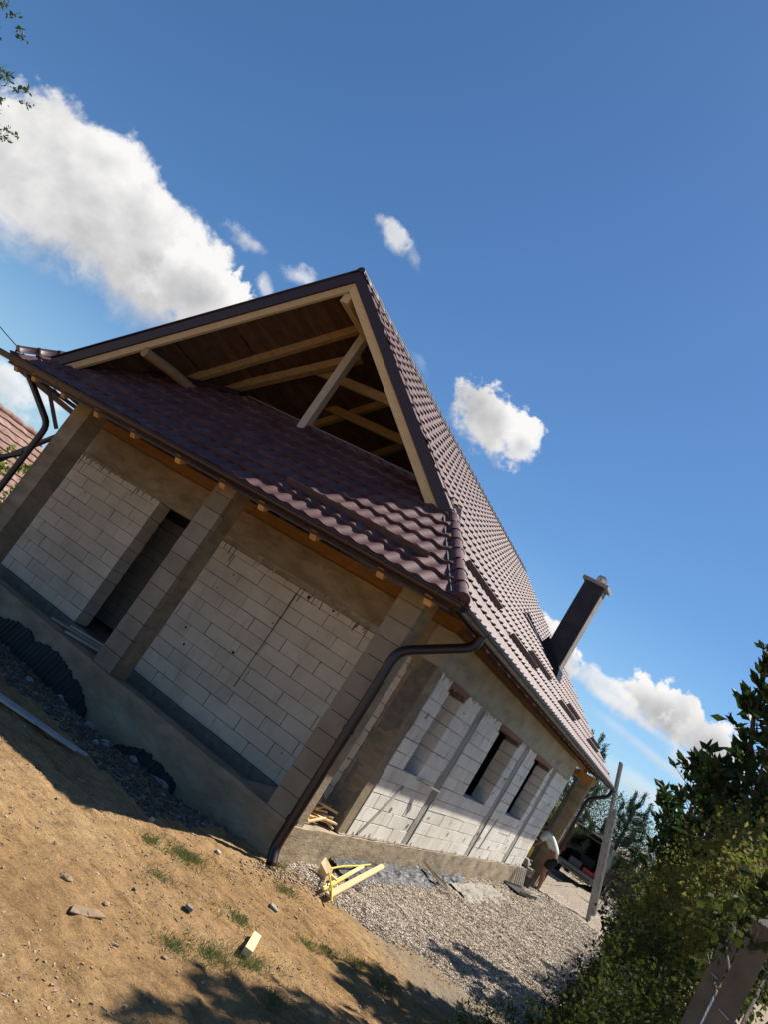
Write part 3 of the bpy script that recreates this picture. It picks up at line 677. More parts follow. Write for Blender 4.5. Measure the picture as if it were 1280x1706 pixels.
# porch columns: concrete faced with blocks
def column(x0, y0, w, d, z1, step=0.25, facing=UNITG):
    c = noisy_box('column', x0 + 0.10, x0 + d, y0 + 0.004, y0 + w - 0.004, -0.02, z1, M['concrete'], house, 0.004, 0.1)
    z = 0.0
    while z < z1 - 0.05:
        t = min(z + step, z1); block(c, (x0 + random.uniform(-.003, .003), y0, z + 0.004), (x0 + 0.095, y0 + w, t - 0.004), facing); z += step
    return c
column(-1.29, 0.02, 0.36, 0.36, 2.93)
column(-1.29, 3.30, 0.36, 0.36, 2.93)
noisy_box('column', -1.29, -0.93, 6.62, 6.98, -0.02, 2.93, M['concrete'], house, 0.004, 0.1)
noisy_box('column', 13.75, 14.07, -0.17, 0.15, -0.43, 2.62, M['concrete'], house, 0.004, 0.1)

# ------------------------------------------------------------------ roof
ZE, SR, TF = 2.94, 0.82, 0.70
YR, XF = -0.59, -1.90                      # eave lines
RY, RZ = 4.25, ZE + SR * (4.25 + 0.59)
CF = Vector((XF, YR, ZE)); VR = Vector((-0.10, 0.90, ZE + SR * (0.90 + 0.59))); APX = Vector((-0.69, RY, RZ)); VL = Vector((-1.45, 7.62, 3.44))
RIDGE_END = Vector((12.9, RY, RZ)); REAR = Vector((14.6, YR, ZE))
def tile_mesh(P0, U, V, N, u0, u1, rows, clips=(), wave=0.25, amp=0.038, step=0.35, lift=0.036, row0=0):
    nu = max(2, int(round((u1 - u0) / wave * 8))); us = [u0 + (u1 - u0) * i / nu for i in range(nu + 1)]
    def wv(u): return amp * (0.5 + 0.5 * math.cos(2 * math.pi * u / wave)) ** 1.25
    vs, fs, sm = [], [], []
    for r in range(row0, rows):
        va, vb = r * step, (r + 1) * step
        base = len(vs)
        for (v, h) in ((va, lift), (va + step * 0.5, lift * 0.5), (vb, 0.0)):
            for u in us:
                sc = 0.012 * math.cos(2 * math.pi * u / wave) if v == va else 0.0
                vs.append(P0 + U * u + V * (v - sc) + N * (h + wv(u)))
        for j in range(2):
            for i in range(nu):
                a = base + j * (nu + 1) + i; fs.append((a, a + 1, a + nu + 2, a + nu + 1)); sm.append(True)
        b2 = len(vs)                                # riser
        for u in us: vs.append(P0 + U * u + V * (va - 0.012 * math.cos(2 * math.pi * u / wave)) + N * (lift + wv(u)))
        for u in us: vs.append(P0 + U * u + V * (va + 0.004 - 0.012 * math.cos(2 * math.pi * u / wave)) + N * (-0.001 + wv(u) * (1.0 if r else 0.2)))
        for i in range(nu): fs.append((b2 + i, b2 + nu + 1 + i, b2 + nu + 2 + i, b2 + i + 1)); sm.append(True)
    me = bpy.data.meshes.new('roof_sheet'); me.from_pydata(vs, [], fs); me.polygons.foreach_set('use_smooth', sm); me.update()
    if clips:
        bm = bmesh.new(); bm.from_mesh(me)
        for (co, no) in clips:
            bmesh.ops.bisect_plane(bm, geom=bm.verts[:] + bm.edges[:] + bm.faces[:], plane_co=co, plane_no=no, clear_outer=True, dist=1e-5)
        bm.to_mesh(me); bm.free()
    return me
def roof_sheet(mesh):
    if len(mesh.polygons) == 0: return None
    mesh.materials.append(M['roof']); o = bpy.data.objects.new('roof_sheet', mesh); return link(o, house)
def hplane(a, b, keep):
    """vertical plane through a-b; clear everything on the side away from keep"""
    a, b = Vector(a), Vector(b); d = b - a; n = Vector((d.y, -d.x, 0)).normalized()
    if (Vector(keep) - a).dot(n) > 0: n = -n
    return (a, n)
nR = math.sqrt(1 + SR * SR); VRd = Vector((0, 1, SR)) / nR; NRd = Vector((0, -SR, 1)) / nR
rowsR = int(math.ceil((RY - YR) * nR / 0.35)); inside = Vector((6, 1, 3))
hipc = hplane(CF, VR, inside); verc = hplane(VR, APX, inside); rearc = hplane(RIDGE_END, REAR, inside)
ridgec = (Vector((0, RY + 0.02, 0)), Vector((0, 1, 0)))
P0 = Vector((0, YR, ZE)); PW = 1.14
x = -1.9
while x < 14.6:
    x2 = min(x + PW, 14.7); clips = [ridgec, rearc]
    if x < 0.1:
        lo = tile_mesh(P0, V3(1, 0, 0), VRd, NRd, x, x2, rowsR, clips + [hipc, (VR, Vector((0, 1, 0)))])
        hi = tile_mesh(P0, V3(1, 0, 0), VRd, NRd, x, x2, rowsR, clips + [verc, (VR, Vector((0, -1, 0)))])
        bm = bmesh.new(); bm.from_mesh(lo); bm.from_mesh(hi); bm.to_mesh(lo); bm.free(); roof_sheet(lo)
    else: roof_sheet(tile_mesh(P0, V3(1, 0, 0), VRd, NRd, x, x2, rowsR, clips if x2 > 12 else [ridgec]))
    x = x2
nF = math.sqrt(1 + TF * TF); VFd = Vector((1, 0, TF)) / nF; NFd = Vector((-TF, 0, 1)) / nF
HIPL = [Vector((-1.90, 8.22, 3.00)), Vector((-0.60, 7.72, ZE + TF * 1.30)), Vector((0.45, 5.95, ZE + TF * 2.35))]
P0f = Vector((XF, 0, ZE)); y = -0.54; insf = Vector((-0.5, 4, 3))
cl = [hplane(CF, VR, insf), hplane(HIPL[0], HIPL[1], insf), hplane(HIPL[1], HIPL[2], insf), (Vector((0.42, 0, 0)), Vector((1, 0, 0)))]
while y < 8.2:
    y2 = min(y + PW, 8.3)
    # u runs towards +y, so the outward normal is U x V flipped: build with reversed U
    me = tile_mesh(P0f, V3(0, 1, 0), VFd, NFd, y, y2, 9, cl); roof_sheet(me); y = y2
# left slope, seen from below through the gable
def left_pt(s, t):
    """s from the front to the back, t from the ridge down to the eave"""
    r = APX.lerp(RIDGE_END, s)
    e = Vector((-1.56, 8.06, 3.0)).lerp(Vector((1.6, 8.95, 3.0)), s / 0.16) if s < 0.16 else Vector((1.6, 8.95, 3.0)).lerp(Vector((14.6, 8.95, 3.0)), (s - 0.16) / 0.84)
    return r.lerp(e, t)
S = [0, .04, .08, .12, .16] + [.16 + .84 * i / 14 for i in range(1, 15)]
mb = MB()
for i in range(len(S) - 1):
    for j in range(6):
        q = [left_pt(S[i], j / 6), left_pt(S[i + 1], j / 6), left_pt(S[i + 1], (j + 1) / 6), left_pt(S[i], (j + 1) / 6)]
        mb.add([p + Vector((0, 0, 0.03)) for p in q], [(0, 1, 2, 3)])
o = mb.build('roof_sheet', M['roof'], house, label='far roof slope, seen only from its underside')
so_ = o.modifiers.new('solid', 'SOLIDIFY'); so_.thickness = 0.02
NB = 44
for j in range(NB):                        # boards under the far slope
    t0, t1 = (j + 0.04) / NB, (j + 0.96) / NB; mb = MB()
    if j in (17, 25): t1 -= 0.4 / NB
    for i in range(0, 9):
        a, b, c, d = left_pt(S[i], t0), left_pt(S[i + 1], t0), left_pt(S[i + 1], t1), left_pt(S[i], t1); up = Vector((0, 0, 0.022))
        if i == 0: a = a + (b - a) * 0.06; d = d + (c - d) * 0.06
        mb.add([a - up, b - up, c - up, d - up, a, b, c, d], [(0, 1, 2, 3), (0, 3, 7, 4), (1, 5, 6, 2), (2, 6, 7, 3), (0, 4, 5, 1)])
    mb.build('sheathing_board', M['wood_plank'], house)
for x in (0.4, 2.6, 4.2, 5.6):
    yl = -0.42 if x > 0.4 else VR.y + 0.25
    s = (x + 0.69) / 13.59; dn = Vector((0, 0, -0.10))
    MB().beam(left_pt(s, 0.0) + dn, left_pt(s, 0.98) + dn, 0.10, 0.15).build('rafter', M['wood_old'], house)
    a = Vector((x, RY, RZ - 0.17)); b = Vector((x, max(yl, 0.1), ZE + SR * (max(yl, 0.1) - YR) - 0.14))
    MB().beam(a, b, 0.10, 0.15).build('rafter', M['wood_old'], house)
for j in range(18):                        # battens under the near slope
    yy = -0.3 + j * 0.26; zz = ZE + SR * (yy - YR) - 0.055; xa = (0.25 - 0.18 * (yy - VR.y)) if yy > VR.y else 0.3 - (VR.y - yy) * 1.2
    MB().box(xa, 14.0 - 0.3 * max(0, yy), yy - 0.05, yy + 0.05, zz - 0.02, zz + 0.02).build('batten', M['wood_plank'], house)
mb = MB(); 
mb.add([VR + V3(0.12, 0.1, -0.02), APX + V3(0.12, -.05, -0.07), V3(12.8, RY - .05, RZ - 0.07), V3(14.5, YR + .1, ZE), V3(-1.5, YR + .1, ZE + .03)], [(0, 1, 2, 3, 4)])
mb.build('roof_underlay', M['wood_plank'], house)
# trusses
MB().beam((0.42, 4.36, 4.35), (0.42, 4.36, 6.72), 0.15, 0.15, (1, 0, 0)).build('king_post', M['wood_grey'], house, bevel=0.006)
for x, y0, y1, z in ((1.0, 5.75, 3.3, 5.80), (2.4, 6.0, 3.2, 5.72)):
    MB().beam((x, y0, z), (x, y1, z), 0.07, 0.16).build('collar_tie', M['wood_old'], house)
MB().beam((0.85, 6.9, 4.56), (0.85, 4.5, 6.28), 0.13, 0.15).build('strut', M['wood_old'], house)
pl = MB(); pl.tube([(-1.22, 6.56, 4.13), (-0.6, 6.52, 4.20), (0.1, 6.45, 4.22), (1.4, 6.3, 4.2), (5, 6.3, 4.2)], [0.085, 0.09, 0.09, 0.09, 0.09], 8); pl.build('purlin', M['wood_old'], house)
MB().box(-0.66, 12.5, RY - 0.08, RY + 0.08, RZ - 0.52, RZ - 0.35).build('ridge_purlin', M['wood_barge'], house, bevel=0.005)
MB().box(0.2, 12, 1.9, 2.05, 4.7, 4.86).build('purlin', M['wood_old'], house)
# verge: brown trim outside, planed board under it
def verge(a, b, top, bot, xo, th, name, mat):
    a, b = Vector(a), Vector(b); mb = MB(); o = Vector((xo, 0, 0)); u = Vector((0, 0, 1))
    poly = [a + o + u * top, b + o + u * top, b + o + u * bot, a + o + u * bot]
    mb.prism(poly, (th, 0, 0)); return mb.build(name, mat, house)
APT = APX + V3(0, 0, 0); VLe = VL + (VL - APX).normalized() * 0.35
verge(VR - (APX - VR).normalized() * 0.02, APT, 0.06, -0.155, -0.035, 0.03, 'verge_trim', M['trim'])
verge(VLe, APT, 0.06, -0.155, -0.035, 0.03, 'verge_trim', M['trim'])
dR = (APX - VR); dL = (APX - VL)
verge(VR + dR * 0.035, APT, -0.156, -0.335, 0.0, 0.05, 'verge_board', M['wood_barge'])
verge(VLe, APT, -0.156, -0.315, 0.0, 0.05, 'verge_board', M['wood_barge'])
# thin bright drip edge along the tiles
MB().beam(VR + V3(-.01, -.02, .085), APX + V3(-.01, -.02, .085), 0.05, 0.012).build('verge_cap', M['roof'], house)
MB().beam(VLe + V3(-.01, .02, .085), APX + V3(-.01, .02, .085), 0.10, 0.015).build('verge_cap', M['trim'], house)
def cap(pts, r, name='hip_cap', seg=0.33, mat=None, lab=None):
    """half round ribbed cap laid along a line"""
    pts = [Vector(p) for p in pts]; mb = MB()
    for a, b in zip(pts[:-1], pts[1:]):
        L = (b - a).length; n = max(1, int(round(L / seg))); d = (b - a).normalized(); side_ = d.cross(V3(0, 0, 1)).normalized(); up = side_.cross(d)
        for k in range(n):
            p, q = a + (b - a) * k / n, a + (b - a) * (k + 1) / n
            prof = []
            for (t, rr) in ((0.0, r * 1.10), (0.10, r * 1.10), (0.12, r), (1.0, r * 0.97)):
                c = p.lerp(q, t) ; ring = [c + side_ * (rr * 1.45) - up * 0.035] + [c + side_ * rr * math.cos(math.pi * i / 10) + up * rr * math.sin(math.pi * i / 10) for i in range(11)] + [c - side_ * (rr * 1.45) - up * 0.035]
                prof.append(ring)
            m_ = len(prof[0])
            vs = [v for R in prof for v in R]; fs = []
            for i in range(3):
                for j in range(m_ - 1): fs.append((i * m_ + j, i * m_ + j + 1, (i + 1) * m_ + j + 1, (i + 1) * m_ + j))
            mb.add(vs, fs, True)
            if k == 0: mb.add(prof[0][1:-1], [tuple(range(m_ - 3, -1, -1))])
    return mb.build(name, mat or M['roof'], house, label=lab)
cap([CF + V3(0.02, 0.02, 0.045), VR + V3(0, 0, 0.035)], 0.085)
cap([HIPL[0] + V3(0.02, -0.02, 0.06), HIPL[1] + V3(0, 0, 0.05), HIPL[2] + V3(0, 0, 0.03)], 0.075, mat=M['trim'])
cap([APX + V3(-0.06, 0, 0.03), RIDGE_END + V3(0, 0, 0.03)], 0.075, 'ridge_cap', mat=M['trim'])
MB().add([RIDGE_END, REAR, V3(14.6, 8.95, 3.0)], [(0, 1, 2)]).build('roof_sheet', M['roof'], house, label='rear hip slope')
# verge strip where the skirt tiles end at the hip
MB().beam(CF + V3(0.02, 0.17, 0.055), VR + V3(-0.02, 0.17, 0.035), 0.03, 0.05).build('hip_trim', M['guard'], house)
# flashing along the top of the skirt
zf = ZE + TF * (0.42 - XF)
MB().box(0.41, 0.45, 1.6, 5.72, zf - 0.12, zf + 0.085).build('top_flashing', M['trim'], house)
MB().box(0.395, 0.47, 1.6, 5.73, zf + 0.086, zf + 0.10).build('top_flashing', M['flash'], house)
MB().box(0.46, 0.56, 1.2, 6.3, zf - 0.30, zf - 0.02).build('header_beam', M['wood_old'], house)
# snow guards
def guard(a, b, up, N):
    mb = MB(); mb.beam(a + N * 0.075, b + N * 0.075, 0.006, 0.10, N); mb.beam(a + N * 0.035 + up * 0.04, b + N * 0.035 + up * 0.04, 0.10, 0.006, N)
    return mb.build('snow_guard', M['guard'], house)
def rp(x, y): return Vector((x, y, ZE + SR * (y - YR)))
for (xa, xb, y_) in ((-0.75, 1.2, 0.16), (3.5, 5.6, 0.16), (8.05, 9.85, 0.20), (12.3, 14.2, 0.2), (1.4, 3.45, -0.10), (5.95, 8.05, -0.10), (10.3, 12.4, -0.10)):
    guard(rp(xa, y_), rp(xb, y_), VRd, NRd)
def sp(x, y): return Vector((x, y, ZE + TF * (x - XF)))
guard(sp(-1.46, 2.55), sp(-1.46, 0.22), VFd, NFd)
MB().beam(rp(5.9, 1.36) + NRd * 0.06, rp(7.6, 1.12) + NRd * 0.06, 0.10, 0.03, NRd).build('roof_ledge', M['trim'], house)
# eaves: plates, rafter tails
MB().box(0.04, 0.24, 0.03, 8.35, 2.853, 3.03).build('wall_plate', M['wood_plate'], house)
MB().box(0.25, 14.2, 0.12, 0.26, 2.853, 2.98).build('wall_plate', M['wood_old'], house)
MB().box(13.65, 14.15, -0.2, 0.2, 2.625, 2.85).build('column_capital', M['wood_new'], house)
MB().box(14.16, 14.4, -0.2, 2.4, 2.68, 2.84).build('wall_plate', M['wood_new'], house)
for y_ in (-0.22, 0.46, 1.50, 2.39, 3.11, 4.0, 4.98, 5.85, 6.7, 7.5, 8.0):
    a = Vector((-1.84, y_, ZE + TF * 0.06 - 0.175)); xe = min(0.35, XF + (y_ - YR) * 1.15 - 0.12) if y_ < 3 else (0.35 if y_ < 5.9 else (0.45 - (y_ - 5.95) * 0.593 - 0.12 if y_ < 7.72 else -0.9)); xe = max(xe, -1.55)
    b = Vector((xe, y_, ZE + TF * (xe - XF) - 0.15))
    MB().beam(a, b, 0.10, 0.12).build('rafter_tail', M['wood_new'], house)
x = -0.62
while x < 14.4:
    a = Vector((x, YR + 0.10, ZE + SR * 0.10 - 0.12)); ye = min(0.9, (x - XF) / 1.2 + YR - 0.12); b = Vector((x, ye, ZE + SR * (ye - YR) - 0.12))
    MB().beam(a, b, 0.10, 0.13).build('rafter_tail', M['wood_new'], house); x += 0.66
mb = MB()
for y_ in (1.0,): mb.add([V3(-1.86, -0.45, ZE - 0.02), V3(-1.86, 8.1, ZE - 0.02), V3(0.4, 6.1, ZE + TF * 2.28 - 0.045), V3(0.4, 1.1, ZE + TF * 2.28 - 0.045)], [(0, 1, 2, 3)])
mb.build('roof_underlay', M['membrane'], house)
for j in range(3): MB().box(-0.75, 14.3, -0.44 + .15 * j, -0.30 + .15 * j, ZE + SR * (-0.37 + .15 * j - YR) - .075, ZE + SR * (-0.37 + .15 * j - YR) - .055).build('eave_board', M['wood_new'], house)
MB().beam((XF + 0.04, -0.5, ZE - 0.05), (XF + 0.04, 8.2, ZE - 0.05), 0.02, 0.15).build('fascia', M['trim'], house)
MB().beam((XF + 0.1, YR + 0.05, ZE - 0.055), (14.55, YR + 0.05, ZE - 0.055), 0.02, 0.09).build('fascia', M['trim'], house)
def gutter(a, b, out, r=0.078, caps=(True, True)):
    a, b, out = Vector(a), Vector(b), Vector(out).normalized(); up = V3(0, 0, 1); mb = MB(); n = 12
    ring = lambda p, rr: [p + out * rr * math.cos(math.pi + math.pi * i / n) + up * rr * math.sin(math.pi + math.pi * i / n) for i in range(n + 1)]
    A, B, A2, B2 = ring(a, r), ring(b, r), ring(a, r - 0.006), ring(b, r - 0.006)
    vs = A + B + A2[::-1] + B2[::-1]; m_ = n + 1; fs = []
    A_ = A + A2[::-1]; B_ = B + B2[::-1]; k = len(A_)
    mb.add(A_ + B_, [(i, (i + 1) % k, k + (i + 1) % k, k + i) for i in range(k)], True)
    for e, p in ((0, a), (1, b)):
        if caps[e]: mb.add(ring(p, r), [tuple(range(m_))])
    mb.tube([a + out * r + up * 0.004, b + out * r + up * 0.004], 0.010, 6)
    o = mb.build('gutter', M['gutter'], house)
    L = (b - a).length; k = int(L / 0.62)
    for i in range(k):
        p = a + (b - a) * (i + 0.5) / k; br = MB(); d = (b - a).normalized() * 0.012
        R1 = [p + out * (r + 0.006) * math.cos(math.pi + math.pi * j / 8) + up * (r + 0.006) * math.sin(math.pi + math.pi * j / 8) for j in range(9)]
        br.add([q - d for q in R1] + [q + d for q in R1], [(j, j + 1, 10 + j, 9 + j) for j in range(8)], True)
        br.build('gutter_bracket', M['trim'], o)
    return o
GF, GS = XF - 0.055, YR - 0.055
gutter((GF, GS - 0.02, 2.925), (GF, 8.34, 2.925), (-1, 0, 0), caps=(False, True))
gutter((GF, GS, 2.924), (14.75, GS, 2.924), (0, -1, 0), caps=(False, True))
g2 = MB(); g2.beam((-1.5, 8.35, 2.86), (1.2, 9.1, 2.86), 0.10, 0.09); g2.build('gutter', M['gutter'], house)
def downpipe(pts, r=0.052):
    pts = [Vector(p) for p in pts]; out = [pts[0]]
    for i in range(1, len(pts) - 1):
        a, b, c = pts[i - 1], pts[i], pts[i + 1]; k = min(0.14, (b - a).length * 0.45, (c - b).length * 0.45)
        p, q = b + (a - b).normalized() * k, b + (c - b).normalized() * k
        for t in (0, .25, .5, .75, 1): out.append(p * (1 - t) ** 2 + b * 2 * t * (1 - t) + q * t * t)
    out.append(pts[-1]); mb = MB(); mb.tube(out, r, 14); o = mb.build('downpipe', M['gutter'], house)
    return o
dp = downpipe([(-0.98, GS, 2.93), (-0.98, GS + .01, 2.70), (-1.40, -0.035, 2.20), (-1.40, -0.035, -0.27), (-1.47, -0.13, -0.40)], 0.06)
for z in (0.04, 1.15): MB().tube([(-1.40, -0.035, z), (-1.40, -0.035, z + 0.05)], 0.070, 14).build('pipe_clamp', M['gutter'], dp)
downpipe([(-1.75, 8.0, 2.92), (-1.6, 7.75, 2.74), (-1.42, 7.08, 2.32), (-1.42, 7.08, -0.5)])
downpipe([(14.45, GS, 2.93), (14.4, GS, 2.66), (14.16, -0.23, 2.30), (14.16, -0.23, -0.2)])
# steel props at the far left column
for a, b in (((-0.8, 8.38, 1.40), (-0.8, 6.92, 2.93)), ((-1.5, 7.9, 1.2), (-1.45, 7.1, 1.75)), ((-1.6, 7.35, 2.80), (-1.3, 7.02, 2.35)), ((-1.4, 7.9, 2.86), (-1.25, 7.0, 2.80))):
    MB().beam(a, b, 0.06, 0.06).build('brace', M['blackmetal'], house)
# chimney
ch = MB().box(7.9, 8.30, 0.68, 1.15, 3.6, 6.28).build('chimney', M['chimney'], house, bevel=0.006)
MB().box(7.93, 8.27, 0.665, 0.679, 3.9, 6.2).build('sunlit_side', M['chim_sunlit'], ch)  # thin paler panel: sunlight on this side is put into its colour
for z in (4.62, 5.15, 5.72): MB().box(7.894, 8.30, 0.672, 1.155, z, z + 0.012).build('cladding_joint', M['trim'], ch)
MB().box(7.83, 8.37, 0.60, 1.22, 6.285, 6.365).build('chimney_cap', M['greyconcrete'], ch, bevel=0.01)
mb = MB(); mb.tube([(8.08, 0.86, 6.37), (8.08, 0.86, 6.47), (8.08, 0.86, 6.475), (8.08, 0.86, 6.55)], [0.125, 0.125, 0.135, 0.105], 16); mb.build('flue', M['steel'], ch)
mb = MB(); mb.prism([(7.86, 0.55, rp(0, .55).z - .05), (7.86, 1.30, rp(0, 1.30).z + .0), (7.86, 1.20, rp(0, 1.2).z + .32), (7.86, 0.64, rp(0, .64).z + .26)], (0.5, 0, 0)); mb.build('chimney_flashing', M['membrane'], ch)

# ------------------------------------------------------------------ plants
def leaf_arrays(P, size, aspect=0.45, up=0.3, dirs=None, fold=0.25):
    n = len(P); P = np.asarray(P, float)
    d = rng.normal(0, 1, (n, 3)) if dirs is None else np.asarray(dirs, float) + rng.normal(0, 0.35, (n, 3))
    d[:, 2] += up * 0.5; d /= np.linalg.norm(d, axis=1, keepdims=True) + 1e-9
    r = rng.normal(0, 1, (n, 3)); r[:, 2] *= 0.5; s = np.cross(d, r); s /= np.linalg.norm(s, axis=1, keepdims=True) + 1e-9
    nn = np.cross(s, d); L = (size * rng.uniform(0.6, 1.3, n))[:, None]; W = L * aspect * 0.5
    a = P; b = P + d * L * 0.5 + s * W + nn * W * fold; c = P + d * L; e = P + d * L * 0.5 - s * W + nn * W * fold
    return np.stack([a, b, c, e], 1).reshape(-1, 3)
def leaves(name, P, size, mat, parent, **k):
    v = leaf_arrays(P, size, **k); q = np.arange(len(v)).reshape(-1, 4)
    return arrmesh(name, v, q, mat, parent)
def clump_points(cl, per):
    out = []
    for (c, r) in cl:
        c = np.array(c, float); r3 = np.array([r, r, r * 0.8]) if np.isscalar(r) else np.array(r, float)
        n = int(per * (np.prod(r3) ** (1 / 3)) ** 2)
        # sub clusters so that the crown has lumps and gaps
        k = max(3, n // 55); q = rng.normal(0, 1, (k, 3)); q /= np.linalg.norm(q, axis=1, keepdims=True); q *= (rng.uniform(0.15, 1.25, (k, 1)) ** 0.6)
        idx = rng.integers(0, k, n); p = q[idx] + rng.normal(0, 0.15, (n, 3)); out.append(c + p * r3)
        for _ in range(int(10 + n / 260)):         # loose shoots sticking out of the mass
            d = rng.normal(0, 1, 3); d[2] = abs(d[2]) + 0.35; d /= np.linalg.norm(d); L = rng.uniform(0.12, 0.38) * max(0.35, min(1.0, float(r3.max()))); m_ = int(L * 75) + 5
            t = rng.uniform(0, 1, (m_, 1)); out.append(c + d * r3 * 0.9 + d * L * t + rng.normal(0, 0.018, (m_, 3)))
    return np.concatenate(out)
def tree(name, label, cat, base, clumps, per, size, mat, trunk=0.12, group=None, aspect=0.45, up=0.3, loc=None):
    bx, by, bz = base; root = empty(name, (bx, by, bz), label, cat, group); B = Vector(base)
    cl = [((c[0] - bx, c[1] - by, c[2] - bz), r) for c, r in clumps]
    top = max(cl, key=lambda t: t[0][2])[0]; mb = MB()
    mid = Vector((top[0] * 0.35, top[1] * 0.35, top[2] * 0.5))
    mb.tube([(0, 0, -0.1), tuple(mid * 0.5 + Vector((0.03, 0.02, 0))), tuple(mid), tuple(Vector(top) * 0.98)], [trunk * 1.2, trunk, trunk * 0.75, trunk * 0.15], 8)
    for c, r in cl:
        c = Vector(c); st = mid.lerp(Vector(top), random.uniform(0.0, 0.5)) if c.z > mid.z else mid * random.uniform(0.3, 1.0)
        m_ = st.lerp(c, 0.5) + Vector((0, 0, 0.1)); mb.tube([st, m_, c], [trunk * 0.4, trunk * 0.25, trunk * 0.08], 6)
        rr = r if np.isscalar(r) else min(r)
        for _ in range(5):
            t = Vector(rng.normal(0, 1, 3)).normalized() * rr * 0.85; mb.tube([c.lerp(m_, 0.3), c + t], [trunk * 0.12, trunk * 0.04], 5)
    mb.build('trunk', M['bark'], root)
    leaves('crown', clump_points(cl, per), size, mat, root, aspect=aspect, up=up); return root

# tree whose branch tips hang into the picture at the upper left
tree('deciduous_tree', 'leafy tree whose small branch tips reach in at the upper left edge', 'tree', (-7.6, 13.4, -0.45),
     [((-5.6, 12.6, 8.3), 1.5), ((-5.2, 12.4, 6.4), 1.5), ((-7.3, 13.0, 8.6), 2.0), ((-7.6, 13.4, 6.0), 2.2), ((-3.75, 12.0, 7.75), (0.75, .5, .25)), ((-3.05, 12.0, 6.92), (0.75, .5, .32)), ((-2.85, 12.0, 6.42), (0.65, .5, .22))], 900, 0.085, M['leaf_mid'], 0.2)
# trees beyond the far end of the drive
def conifer(base, h, label, n=26, spread=0.9, needles=9000, group=None):
    bx, by, bz = base; root = empty('pine_tree', base, label, 'tree', group); mb = MB()
    mb.tube([(0, 0, -0.1), (0.03, 0, h * 0.5), (0, 0, h)], [0.14, 0.09, 0.02], 8); P = []; D = []
    for i in range(n):
        t = (i + 0.5) / n; z = h * (0.12 + 0.86 * t); L = spread * (1.15 - t) * random.uniform(0.7, 1.15) + 0.15
        a = i * 2.4 + random.uniform(-.3, .3); d = Vector((math.cos(a), math.sin(a), 0.25)); s = Vector((0, 0, z)); e = s + d * L; e2 = e + Vector((0, 0, 0.35 + 0.25 * t))
        mb.tube([s, e, e2], [0.03, 0.018, 0.006], 5)
        for k in range(needles // n):
            u = random.uniform(0.25, 1.9); p = s.lerp(e, u) if u < 1 else e.lerp(e2, min(1, (u - 1) * 1.1)); P.append(tuple(p + Vector(rng.normal(0, 0.05, 3)))); D.append((d.x * 0.4, d.y * 0.4, 0.9))
    mb.build('trunk', M['bark'], root); leaves('crown', P, 0.15, M['needle'], root, aspect=0.16, dirs=D); return root
conifer((30.5, 4.7, -0.5), 5.6, 'slim pine rising highest just behind the far roof edge')
conifer((24.0, 1.95, -0.5), 4.9, 'pine with upright candle shoots right beside the far eave', spread=1.3, n=34, needles=12000)
conifer((27.5, -0.1, -0.5), 4.0, 'smaller pine between the leaning ladder and the hedge trees', spread=1.1)
tree('deciduous_tree', 'broad bright green tree seen between the rear column and the far eave', 'tree', (29.5, 5.2, -0.5),
     [((28.5, 3.6, 1.4), 1.5), ((29.5, 5.0, 2.0), 1.6), ((30.5, 6.6, 1.6), 1.7), ((28.6, 6.5, 0.6), 1.4), ((28.6, 4.4, 0.4), 1.3)], 1900, 0.10, M['leaf_bright'], 0.15)
tree('deciduous_tree', 'dull olive tree behind the parked van and ladder', 'tree', (28.5, -0.6, -0.5),
     [((28.6, 0.9, 2.3), 1.5), ((29.0, -0.9, 2.0), 1.6), ((28.0, -2.2, 1.6), 1.5), ((27.0, -3.2, 1.3), 1.4), ((28.0, 0.8, 0.6), 1.3), ((27.6, -1.4, 0.3), 1.3), ((31, 2.6, 2.6), 1.6)], 2600, 0.085, M['leaf_olive'], 0.15)
tree('deciduous_tree', 'dark tree in shade standing behind the picket fence', 'tree', (23.0, -4.3, -0.5),
     [((23.5, -3.3, 1.5), 1.2), ((23.0, -4.6, 2.2), 1.5), ((22.0, -5.3, 1.2), 1.3), ((24.5, -4.4, 0.4), 1.3), ((21.0, -4.4, 2.7), 1.1)], 2600, 0.085, M['leaf_dark'], 0.13)
tree('deciduous_tree', 'low dark tree beside the rear porch column', 'tree', (24.5, 6.6, -0.5),
     [((24.2, 5.6, 1.1), 1.3), ((24.6, 7.2, 1.8), 1.5), ((24.0, 4.6, 0.3), 0.9), ((24.6, 6.4, 0.3), 1.2)], 2200, 0.085, M['leaf_mid'], 0.12)
# big leaved garden trees just behind the hedge
def big_leaf(base, limbs, label, per=36, size=0.17):
    root = empty('magnolia_tree', base, label, 'tree'); B = Vector(base); mb = MB(); P = []; D = []
    for pts in limbs:
        q = [Vector(p) - B for p in pts]; n = len(q); mb.tube(q, [0.05 * (1 - i / n) + 0.008 for i in range(n)], 7)
        for i in range(1, n):
            for k in range(per):
                s = q[i - 1].lerp(q[i], random.random()); a = random.uniform(0, 6.28); L = random.uniform(0.06, 0.52) * (1.0 if i < n - 1 else 0.55)
                d = Vector((math.cos(a), math.sin(a), random.uniform(0.1, 0.9))).normalized(); e = s + d * L; mb.tube([s, e], [0.008, 0.003], 4, cap=False)
                for m_ in range(8):
                    P.append(tuple(s.lerp(e, random.uniform(0.45, 1.0)))); b_ = random.uniform(0, 6.28); D.append((math.cos(b_) * 0.7 + d.x * .6, math.sin(b_) * 0.7 + d.y * .6, d.z * 0.6 + 0.1))
    mb.build('trunk', M['bark'], root); leaves('crown', P, size, M['leaf_dark'], root, aspect=0.42, dirs=D, fold=0.35); return root
